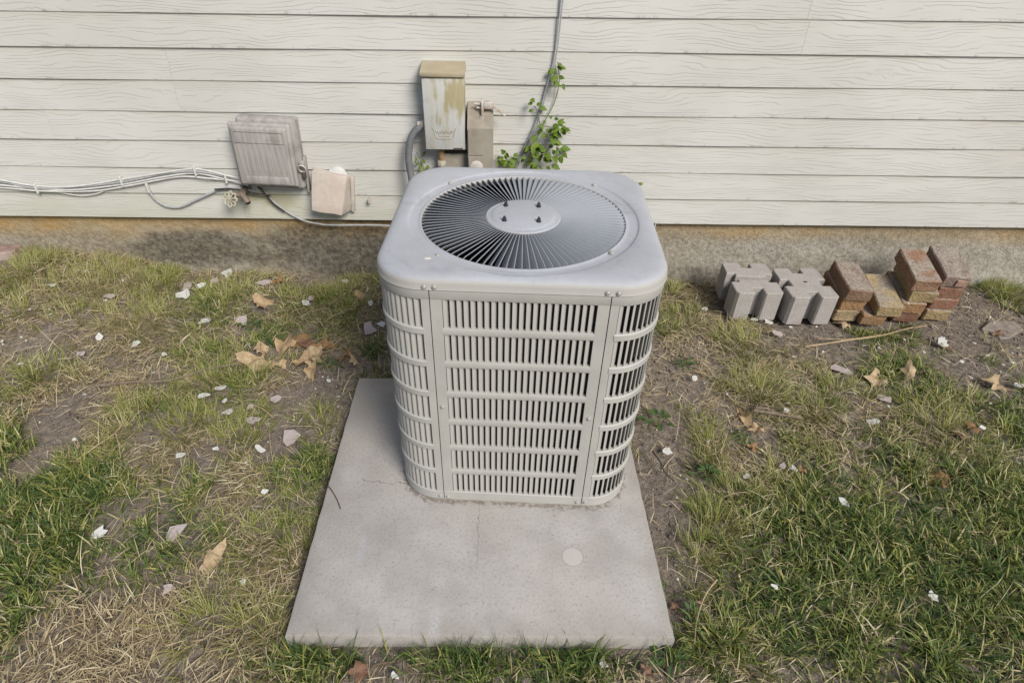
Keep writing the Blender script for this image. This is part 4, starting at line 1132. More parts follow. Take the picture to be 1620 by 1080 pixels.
# flat stones
def slab(name, label, cat, poly, z, h, mat, seed):
    bm = bmesh.new()
    cx0 = sum(p[0] for p in poly) / len(poly); cy0 = sum(p[1] for p in poly) / len(poly)
    mb = MB(); mb.prism([(x - cx0, y - cy0) for x, y in poly], 0, h, b=0.004)
    o = mb.obj(name, mat, None, (cx0, cy0, z), smooth=30)
    bm.free()
    tag(o, label, cat)
slab('flagstone', 'reddish flagstone lying against the foundation at the far left', 'stone', [(-1.814, 1.625), (-1.679, 1.661), (-1.683, 1.73), (-1.696, 1.731736579008072), (-1.794, 1.731736579008072), (-1.949, 1.731736579008072)], 0.028, 0.040, M['stone'], 1)
FOOT.append((-1.78, 1.70, 0.12))
slab('flat_stone', 'flat grey-brown stone in the bare soil beyond the bricks', 'stone', [(2.478, 1.252), (2.58, 1.258), (2.685, 1.323), (2.683, 1.379), (2.584, 1.382), (2.507, 1.325)], -0.069 - 0.012, 0.022, M['greystone'], 2)

# ---------------------------------------------------------------- litter: paint flakes, paper, leaves
HOLES = []
def chip(name, label, cat, x, y, w, h, rot, mat, seed, group=None, lift=0.016, tilt=0.18):
    r = random.Random(seed)
    n = r.choice((6, 7, 8, 9))
    poly = []
    for i in range(n):
        a = 2 * PI * i / n + r.uniform(-0.25, 0.25)
        q_ = r.uniform(0.45, 1.12)
        poly.append((0.5 * w * q_ * math.cos(a), 0.5 * h * q_ * math.sin(a)))
    vs = []; cu = r.uniform(-3, 3)
    t = 0.0016
    for zz in (0, t):
        vs += [(px, py, zz + cu * px * px) for px, py in poly]
    vs += [(0, 0, 0), (0, 0, t)]
    fs = []
    for i in range(n):
        j = (i + 1) % n
        fs += [(i, j, n + j, n + i), (2 * n, j, i), (2 * n + 1, n + i, n + j)]
    mb = MB(); mb.add(vs, fs)
    o = mb.obj(name, mat, None, (x, y, gz(x, y) + lift), (r.uniform(-tilt, tilt) + 0.10, r.uniform(-tilt, tilt), rot), smooth=20)
    tag(o, label, cat, group)
    HOLES.append((x, y, 0.5 * max(w, h)))
    return o
def dead_leaf(label, x, y, size, rot, mat, seed, curl=0.6, lift=0.018, slim=1.0, group=None):
    """lobed dry leaf, curled"""
    r = random.Random(seed)
    tips = [(-2.45, 0.62), (-1.15, 0.92), (0.0, 1.1), (1.15, 0.92), (2.45, 0.62)]
    out = []
    for i, (a, L) in enumerate(tips):
        a += PI / 2 + r.uniform(-0.12, 0.12); L *= r.uniform(0.8, 1.1)
        for da, f in ((-0.50, 0.60), (-0.26, 0.80), (-0.12, 0.84), (0.0, 1.0), (0.14, 0.82), (0.28, 0.76)):
            out.append((L * f * math.cos(a + da) * slim, L * f * math.sin(a + da)))
    n = len(out)
    k1, k2, k3 = r.uniform(0.5, 1.0) * curl, r.uniform(-1, 1) * curl, r.uniform(0, 6)
    def bend(px, py):
        z = k1 * px * px * 0.55 + k2 * py * py * 0.35 + 0.13 * curl * math.sin(px * 6.5 + k3) + 0.12 * curl * math.cos(py * 7.5 + k3 + px * 3) - 0.10 * curl * abs(px)
        return (px * (1 - 0.22 * curl * abs(px)), py, z)
    s = size / 2
    vs = []
    for f in (0.35, 0.7, 1.0): vs += [bend(px * f, py * f) for px, py in out]
    vs.append(bend(0, 0))
    vs = [(a * s, b * s, c * s) for a, b, c in vs]
    fs = []
    for j in range(2):
        for i in range(n):
            i2 = (i + 1) % n
            fs.append((j * n + i, j * n + i2, (j + 1) * n + i2, (j + 1) * n + i))
    fs += [(3 * n, (i + 1) % n, i) for i in range(n)]
    k = len(vs)
    vs += [(a, b, c + 0.0006) for a, b, c in vs]
    fs += [tuple(k + q_ for q_ in f[::-1]) for f in fs]
    mb = MB(); mb.add(vs, fs)
    mb.tube([(0, -0.2 * s, 0.02 * s), (0.1 * s, -0.9 * s, 0.1 * s), (0.25 * s, -1.35 * s, 0.0)], 0.0009, 5)
    o = mb.obj('fallen_leaf', mat, None, (x, y, gz(x, y) + lift), (r.uniform(-0.25, 0.35), r.uniform(-0.3, 0.3), rot), smooth=50)
    tag(o, label, 'leaf', group)
    HOLES.append((x, y, 0.33 * size))
for typ, label, x, y, w, h, rot in [('W', 'white paper scrap, longest piece of the V shape by the foundation, left lawn', -0.879, 1.501, 0.094, 0.0664, -12), ('W', 'white paper scrap forming the right arm of the V shape, left lawn', -0.831, 1.561, 0.0676, 0.0563, 28), ('M', 'mauve paint flake caught between the white V-shaped scraps', -0.895, 1.565, 0.0564, 0.0903, 10), ('W', 'white four-sided paper scrap nearest the black foundation stain', -0.762, 1.678, 0.07, 0.0933, -10), ('M', 'mauve paint flake beside the bluish grass below the curled leaf', -0.558, 1.297, 0.0933, 0.0862, 8), ('M', 'mauve paint flake in dry grass at the left, before the green tuft', -1.145, 1.422, 0.0695, 0.0588, 10), ('W', 'small white paint flake in the straw at upper left', -1.383, 1.449, 0.0401, 0.0481, 10), ('M', 'pale mauve paint flake like a pebble, above the dark green tuft', -1.077, 1.069, 0.0478, 0.0552, 15), ('W', 'white paint flake in the middle of the dry grass, left of the twig', -1.067, 1.167, 0.0371, 0.0535, 30), ('W', 'white paint flake with ragged edges left of the twig, nearer the leaves', -0.91, 1.137, 0.049, 0.0416, 12), ('W', 'white paint flake beside the dark green clump before the twig', -0.761, 1.063, 0.0286, 0.0387, 40), ('W', 'white paint flake under the right end of the twig, upper of two strips', -0.477, 0.876, 0.058, 0.0363, 15), ('W', 'white paint flake under the right end of the twig, lower of two strips', -0.528, 0.837, 0.0571, 0.0321, 20), ('W', 'long white paint flake slanting below the twig', -0.414, 0.757, 0.0682, 0.0364, -28), ('W', 'small round white paint flake above the long slanting one', -0.44, 0.806, 0.0261, 0.0309, 0), ('M', 'mauve paint flake on the bare soil beside the slab corner', -0.271, 0.83, 0.0526, 0.0476, -5), ('M', 'small mauve paint flake right of the long slanting white one', -0.348, 0.786, 0.0345, 0.0467, 60), ('M', 'mauve paint flake just above the star-shaped one', -0.314, 0.72, 0.063, 0.0412, -8), ('M', 'large star-shaped mauve paint flake beside the round dark tuft', -0.169, 0.642, 0.0814, 0.1112, 20), ('W', 'crumpled white paper scrap beside the star-shaped mauve flake', -0.25, 0.593, 0.0259, 0.0487, 60), ('W', 'small white paint flake left of the crumpled scrap', -0.39, 0.594, 0.0239, 0.0294, 50), ('W', 'white paint flake in the straw between two green tufts, mid left', -0.496, 0.567, 0.0493, 0.0324, 5), ('W', 'broad white paint flake on the dense grass at lower left', -0.6, 0.293, 0.0487, 0.0473, 15), ('M', 'long pinkish paint flake lying bare in the straw at lower left', -0.393, 0.289, 0.0869, 0.0613, 38), ('M', 'pale mauve paint flake low on the left, below the long pinkish one', -0.339, 0.132, 0.0386, 0.0352, 35), ('W', 'white paint flake beside the bright tuft at lower left', -0.156, 0.151, 0.0195, 0.0242, 60), ('W', 'creased white paper scrap left of the slab edge twig', -0.187, 0.436, 0.0298, 0.0303, 20), ('W', 'slim white paint flake near the foundation behind the green tuft', -0.329, 1.438, 0.0651, 0.0455, -42), ('M', 'greyish mauve paint flake beside the slim white one', -0.32, 1.48, 0.0495, 0.0466, 0), ('W', 'white paint flake by the foundation, left rear of the unit', -0.209, 1.654, 0.0464, 0.051, 30), ('M', 'mauve paint flake strip under the dark hollow at the foundation', -0.566, 1.604, 0.0856, 0.0571, 32), ('M', 'small mauve paint flake by the curled leaf near the foundation', -0.788, 1.616, 0.0401, 0.0516, 10), ('W', 'white paint flake with a brown stain, left of the mauve flake in the lawn', -0.705, 1.29, 0.062, 0.0537, 20), ('M', 'mauve paint flake close behind the slab, left of the unit', -0.031, 1.264, 0.0923, 0.0882, 15), ('W', 'cluster-edged white paint flake touching the unit at its rear left', 0.019, 1.283, 0.0464, 0.0444, -10), ('W', 'white paint flake in the grass before the unit rear left corner', -0.056, 1.443, 0.0326, 0.0444, 20), ('W', 'white torn paint flake on the soil above the slab corner', -0.11, 0.918, 0.0272, 0.0247, -20), ('W', 'round white paint flake in the lush grass, right of the slab', 1.506, 0.41, 0.0387, 0.0586, 30), ('W', 'white paper scrap of a torn pair, right lawn', 1.412, 0.539, 0.0313, 0.04, -30), ('M', 'pale mauve paint flake beside the torn white pair', 1.382, 0.554, 0.0314, 0.0316, 20), ('W', 'bluish white torn scrap in the soil right of the unit', 1.034, 0.599, 0.0401, 0.0391, 20), ('W', 'white crumpled paper scrap in the dense grass at lower right', 1.603, 0.126, 0.0289, 0.0423, 40), ('W', 'narrow white paint flake standing in the lush grass, right', 1.205, 0.146, 0.0162, 0.0347, 70), ('W', 'white paint flake on a stem above the thick twig', 1.48, 0.792, 0.026, 0.0345, 0), ('M', 'mauve paint strip flake slanting on the right lawn', 1.77, 1.012, 0.1082, 0.0463, -32), ('M', 'mauve paint flake lying below the curled pale leaf, right', 1.848, 0.857, 0.0666, 0.0582, 5), ('W', 'white paint flake below the mauve one, right lawn', 1.754, 0.742, 0.051, 0.0318, -5), ('W', 'large white paint flake in pieces near the bricks', 2.259, 1.19, 0.0904, 0.1004, 0), ('W', 'white paint flake in the grass before the left concrete block', 1.566, 1.352, 0.0531, 0.0446, -35), ('W', 'white paint flake beside the split concrete block', 1.619, 1.338, 0.0475, 0.0396, -20), ('M', 'mauve and white paint flake before the whole concrete block', 1.619, 1.249, 0.0512, 0.0801, 30), ('W', 'white paint flake left of the concrete blocks', 1.382, 1.432, 0.0327, 0.0456, 0), ('W', 'white paint flake on the straw beside the soil, right of the slab', 1.252, 0.506, 0.0192, 0.0351, -60), ('W', 'white paint flake at the right margin in the rubble', 2.366, 0.926, 0.0411, 0.041, -15), ('W', 'white paint flake beside the red leaf at the right margin', 2.102, 0.711, 0.0252, 0.0339, 0), ('W', 'white paper scrap on the soil before the slab, near its front edge', 0.744, -0.046, 0.0292, 0.0243, 20), ('W', 'white paper scrap at the bottom of the picture before the slab', 0.267, -0.079, 0.0229, 0.0282, 60), ('W', 'small white paint flake right of the weed by the unit', 1.208, 0.949, 0.0276, 0.033, 0), ('T', 'tan curled leaf at the rear left of the dead leaf pile', -0.416, 1.103, 0.063, 0.1124, 20), ('T', 'tan lobed leaf with upright points at the back of the leaf pile', -0.338, 1.117, 0.0877, 0.1196, -15), ('T', 'large tan crumpled leaf at the front left of the leaf pile', -0.404, 1.014, 0.1127, 0.1201, 60), ('T', 'tan folded leaf at the front of the leaf pile, left half', -0.313, 1.015, 0.0798, 0.0767, 100), ('O', 'orange brown leaf at the back of the right half of the leaf pile', -0.289, 1.159, 0.0544, 0.1144, -30), ('B', 'brown shrivelled leaf behind the right half of the leaf pile', -0.242, 1.139, 0.0638, 0.0748, 50), ('T', 'tan leaf in the middle of the right half of the leaf pile', -0.198, 1.083, 0.077, 0.0933, 130), ('O', 'rusty leaf leaning on the right half of the leaf pile', -0.186, 1.123, 0.0732, 0.0957, -60), ('T', 'tan leaf spread at the lower left of the right leaf pile', -0.229, 1.035, 0.0804, 0.0698, 80), ('T', 'tan pointed leaf at the bottom of the right leaf pile', -0.192, 0.995, 0.0513, 0.1082, 190), ('O', 'narrow orange leaf standing between the leaf pile and the unit', -0.082, 1.08, 0.0313, 0.1132, 170), ('T', 'small tan sliver of leaf between the leaf pile and the unit', -0.04, 1.027, 0.0236, 0.0679, 30), ('T', 'tan crumpled leaf near the foundation, left lawn', -0.509, 1.435, 0.0921, 0.1764, 15), ('O', 'yellow-orange leaf scrap by the dark hollow', -0.504, 1.616, 0.063, 0.072, 60), ('T', 'small tan leaf in the grass left of the unit', -0.121, 1.514, 0.0445, 0.1026, 0), ('T', 'flat pale tan leaf lying in the straw at lower left', -0.26, 0.205, 0.0567, 0.0812, -25), ('B', 'dull brown flat leaf in the soil before the slab, left', 0.189, -0.066, 0.049, 0.0287, 100), ('B', 'small brown leaf before the right corner of the slab', 0.843, -0.065, 0.0289, 0.029, 45), ('B', 'brown leaf on the soil beside the slab right edge', 0.942, 0.089, 0.0252, 0.0267, 20), ('T', 'tan torn leaf at the left end of the thick twig', 1.336, 0.757, 0.0427, 0.0886, 10), ('T', 'tan leaf under the thick twig', 1.361, 0.711, 0.0545, 0.0459, 70), ('O', 'orange yellow leaf on the dense grass, far right', 1.844, 0.5, 0.0807, 0.0444, 88), ('O', 'small orange leaf beside the torn white pair, right lawn', 1.439, 0.535, 0.0351, 0.0258, 80), ('T', 'curled pale leaf with a long stalk on the right lawn', 2.008, 0.986, 0.0466, 0.1017, -20), ('T', 'tan leaf remains left of the curled pale leaf', 1.885, 0.951, 0.0782, 0.0597, 70), ('T', 'tan crumpled leaf in the rubble at the right margin', 2.294, 0.925, 0.0775, 0.0806, 60), ('O', 'orange leaf among straw near the right margin', 2.077, 0.71, 0.0378, 0.0539, 20), ('B', 'reddish brown leaf near the right margin', 2.008, 0.667, 0.0495, 0.0451, 110), ('B', 'brown leaf on the large white flake near the bricks', 2.266, 1.176, 0.03, 0.0719, 20), ('T', 'pale twisted leaf at the foot of the brick stack nearest the concrete blocks', 1.933, 1.343, 0.0635, 0.1037, 10), ('B', 'brown leaf beside the pinkish soil past the bricks', 2.541, 1.264, 0.0464, 0.0464, 80), ('O', 'rust coloured leaf lying right of the thick twig soil', 1.323, 0.629, 0.0365, 0.0269, 70)]:
    if typ in 'WM': w *= 0.88; h *= 0.88
    sd = hash_(label) + int(abs(x) * 1000)
    if typ in ('W', 'M'):
        chip('paint_flake' if 'flake' in label else 'paper_scrap', label, 'paint flake' if 'flake' in label else 'scrap', x, y, w, h, R_(rot), M['white'] if typ == 'W' else M['mauve'], sd, tilt=0.25 if typ == 'W' else 0.12, lift=0.022 if typ == 'W' else 0.017)
    else:
        slim = min(1.0, max(0.45, w / h)) if h > w else 1.0
        dead_leaf(label, x, y, max(w, h) * 1.45, R_(rot), {'T': M['leaf_tan'], 'O': M['leaf_orange'], 'B': M['leaf_brown']}[typ], sd, slim=slim, curl=0.45 if 'flat' in label else 0.9)
TINY = [(-1.343, 1.559, 0.0276), (-1.305, 1.557, 0.0304), (-1.146, 1.536, 0.0249), (-1.41, 1.124, 0.0219), (-1.409, 1.307, 0.0231), (-1.333, 1.309, 0.0206), (-1.312, 1.284, 0.0204), (-1.442, 1.24, 0.0176), (-1.327, 1.134, 0.0195), (-0.664, 1.005, 0.0187), (-0.761, 0.968, 0.0231), (-1.269, 1.004, 0.0234), (-1.15, 1.392, 0.0239), (-1.308, 1.458, 0.0215), (-0.855, 0.984, 0.0186), (-0.139, 0.841, 0.0132), (-0.061, 0.845, 0.0177), (-0.119, 0.944, 0.0138), (-0.148, 0.876, 0.0134), (-0.214, 0.456, 0.0169), (-0.117, 0.446, 0.0169), (-0.28, 0.541, 0.0156), (-1.055, 0.894, 0.018), (-1.065, 0.807, 0.0196), (-0.945, 0.847, 0.0221), (-0.863, 0.634, 0.0223), (-0.824, 0.573, 0.0158), (-0.185, 1.521, 0.0223), (-0.182, 0.724, 0.0126), (-0.238, 0.627, 0.0122), (-0.317, 1.677, 0.0234), (1.544, 1.232, 0.0204), (1.629, 1.096, 0.0243), (1.504, 0.829, 0.0176), (1.192, 0.825, 0.0154), (1.306, 0.875, 0.0157), (1.169, 0.696, 0.0188), (1.992, 1.161, 0.0249), (1.957, 1.006, 0.0212), (2.008, 0.97, 0.0186), (2.147, 1.129, 0.0246), (2.256, 1.068, 0.0265), (2.228, 0.973, 0.0279), (2.331, 1.09, 0.0218), (2.208, 1.068, 0.0192), (2.401, 1.051, 0.0215), (2.454, 1.071, 0.0241), (2.382, 1.111, 0.0244), (2.252, 1.22, 0.0178), (2.124, 1.218, 0.0228), (1.934, 1.169, 0.02), (1.751, 1.123, 0.0196), (1.868, 1.214, 0.0203), (1.848, 0.818, 0.0175), (2.391, 1.199, 0.0227), (2.213, 0.838, 0.0177), (2.204, 0.93, 0.0229), (1.424, 0.828, 0.0176), (1.051, 0.505, 0.0135), (1.066, 0.488, 0.0153), (1.022, 0.423, 0.0111), (1.177, 0.649, 0.0143), (1.425, 1.139, 0.0173), (1.396, 0.944, 0.0161), (1.757, 0.881, 0.0157), (1.826, 0.712, 0.0147), (2.126, 0.566, 0.0178), (2.496, 1.134, 0.0197), (1.808, 1.308, 0.0209), (1.703, 1.307, 0.0209)]
for i, (x, y, w) in enumerate(TINY):
    left = x < 0.4
    w *= 0.75
    zone = ('by the left end of the foundation' if y > 1.35 and x < -0.9 else 'near the dead leaf pile' if y > 0.75 and x > -0.75 else 'at the far left margin of the lawn' if x < -0.95 else 'in the straw left of the slab') if left else ('in the rubble past the bricks' if x > 1.95 and y > 0.85 else 'in front of the blocks and bricks' if y > 0.95 else 'on the soil along the right edge of the slab' if x < 1.25 else 'in the green grass right of the slab')
    chip('paint_flake', 'tiny white paint speck ' + zone, 'paint flake', x, y, w, w * random.uniform(0.55, 0.9), random.random() * 6, M['white'], 900 + i, 'white paint specks ' + zone, lift=0.016, tilt=0.3)

# ---------------------------------------------------------------- twigs
def twig(label, pts, r, mat, lift=0.034, fork=None):
    P = []
    for i, (x, y) in enumerate(pts): P.append((x, y, gz(x, y) + lift + 0.004 * math.sin(i * 2.1)))
    P = spline(P, 5)
    n = len(P)
    mb = MB(); mb.tube(P, [r * (1 - 0.5 * i / n) * (1 + 0.12 * math.sin(i * 1.7)) for i in range(n)], 7)
    if fork:
        F = spline([(x, y, gz(x, y) + lift + 0.003) for x, y in fork], 5)
        mb.tube(F, [r * 0.6 * (1 - 0.5 * i / len(F)) for i in range(len(F))], 6)
    tag(mb.obj('twig', mat), label, 'twig')
for label, pts, r, m_, fork in [('long brown twig with a pale end lying across the left lawn', [(-0.916, 0.873), (-0.789, 0.888), (-0.676, 0.909), (-0.561, 0.963), (-0.446, 0.997)], 0.0045, 'twig', None), ('pale forked twig arching over the grass before the bricks', [(1.684, 1.139), (1.848, 1.172), (2.029, 1.23), (2.159, 1.28), (2.255, 1.301)], 0.0032, 'paletwig', [(1.755, 1.189), (1.88, 1.186), (2.029, 1.23)]), ('thick brown twig lying right of the unit', [(1.362, 0.775), (1.412, 0.763), (1.463, 0.755), (1.516, 0.738)], 0.0055, 'twig', None), ('short thick twig just behind the longer one, right lawn', [(1.371, 0.787), (1.409, 0.784), (1.432, 0.776)], 0.0048, 'twig', None), ('dark twig on the soil right of the slab', [(0.98, 0.588), (0.995, 0.542), (1.002, 0.505), (1.022, 0.471)], 0.003, 'darktwig', [(0.995, 0.542), (0.988, 0.5)]), ('long pale stem lying beside the slab front right corner', [(1.058, 0.155), (1.017, 0.112), (0.983, 0.055), (0.961, -0.006)], 0.0024, 'paletwig', None), ('thin straw stem slanting below the star-shaped flake, left lawn', [(-0.793, 0.535), (-0.757, 0.595), (-0.737, 0.654), (-0.725, 0.717)], 0.0024, 'paletwig', None), ('straight straw stem lying in the lawn left of the slab', [(-0.735, 0.654), (-0.696, 0.601), (-0.666, 0.549)], 0.0022, 'paletwig', None), ('thin dry stem on the straw beside the star-shaped mauve flake', [(-0.327, 0.776), (-0.286, 0.749), (-0.244, 0.72)], 0.002, 'paletwig', None), ('bent dry stem standing in the left lawn near the foundation', [(-0.407, 1.435), (-0.37, 1.4), (-0.329, 1.337)], 0.002, 'paletwig', None), ('dry stem lying at the right margin of the lawn', [(2.348, 0.956), (2.354, 0.915), (2.365, 0.865)], 0.0026, 'paletwig', None)]: twig(label, pts, r, M[m_], fork=fork)
mb = MB(); mb.tube(spline([(x, y, 0.0035 + 0.004 * (i % 2)) for i, (x, y) in enumerate([(-0.003, 0.437), (0.016, 0.417), (0.04, 0.384), (0.058, 0.35)])], 6), [0.0016] * 18 + [0.001], 6) if False else mb.tube(spline([(x, y, 0.0035 + 0.004 * (i % 2)) for i, (x, y) in enumerate([(-0.003, 0.437), (0.016, 0.417), (0.04, 0.384), (0.058, 0.35)])], 6), 0.0014, 6)
tag(mb.obj('twig', M['darktwig']), 'thin dark twig lying over the left edge of the slab', 'twig')

# ---------------------------------------------------------------- weeds
WL = [leaf_mesh('leaf', M['leaf_weed'], 0.045, 0.018, 0.2, 0.35), leaf_mesh('leaf', M['leaf_weed'], 0.036, 0.020, 0.25, 0.2), leaf_mesh('leaf', M['leaf_weed'], 0.055, 0.014, 0.3, 0.5)]
for label, x, y, R0, n, kind in [('leafy weed with broad leaves on the bare soil right of the unit', 1.029, 0.726, 0.072, 9, 'bush'), ('small dark leafy weed between straw and soil right of the slab', 1.132, 0.506, 0.05, 14, 'bush'), ('dark rosette weed right of the broad-leaved one', 1.299, 0.672, 0.045, 12, 'rosette'), ('leafy weed at the front right corner of the slab', 0.905, -0.028, 0.053, 16, 'rosette'), ('bright green weed beside the slab right edge', 0.973, 0.075, 0.041, 10, 'bush'), ('small low weed near the unit in the soil, right', 1.195, 1.044, 0.052, 10, 'rosette'), ('bluish low weed beside the mauve flake, left lawn', -0.509, 1.273, 0.062, 12, 'rosette'), ('green leafy weed right of the dead leaf pile', -0.132, 1.02, 0.052, 10, 'rosette')]:
    root = empty('weed', (x, y, gz(x, y))); tag(root, label, 'weed')
    mb = MB()
    for i in range(n):
        a = 2 * PI * i / n * 1.618 + random.uniform(-0.2, 0.2)
        r0 = R0 * (0.10 + 0.75 * (i / n)); el = random.uniform(0.2, 0.8) if kind == 'bush' else random.uniform(0.0, 0.35)
        p = Vector((r0 * math.cos(a) * 0.7, r0 * math.sin(a) * 0.7, 0.012 + (R0 * 0.55 * (1 - i / n) if kind == 'bush' else 0.006)))
        mb.tube([(0, 0, 0), p * 0.6 + Vector((0, 0, 0.006)), p], 0.0011, 4)
        leaf_on(root, p, (math.cos(a), math.sin(a), el), (0, 0, 1), WL[:2] if kind == 'bush' else WL, R0 / 0.075 * random.uniform(0.7, 1.1))
    mb.obj('stem', M['stem'], root)
    HOLES.append((x, y, R0 * 0.8))

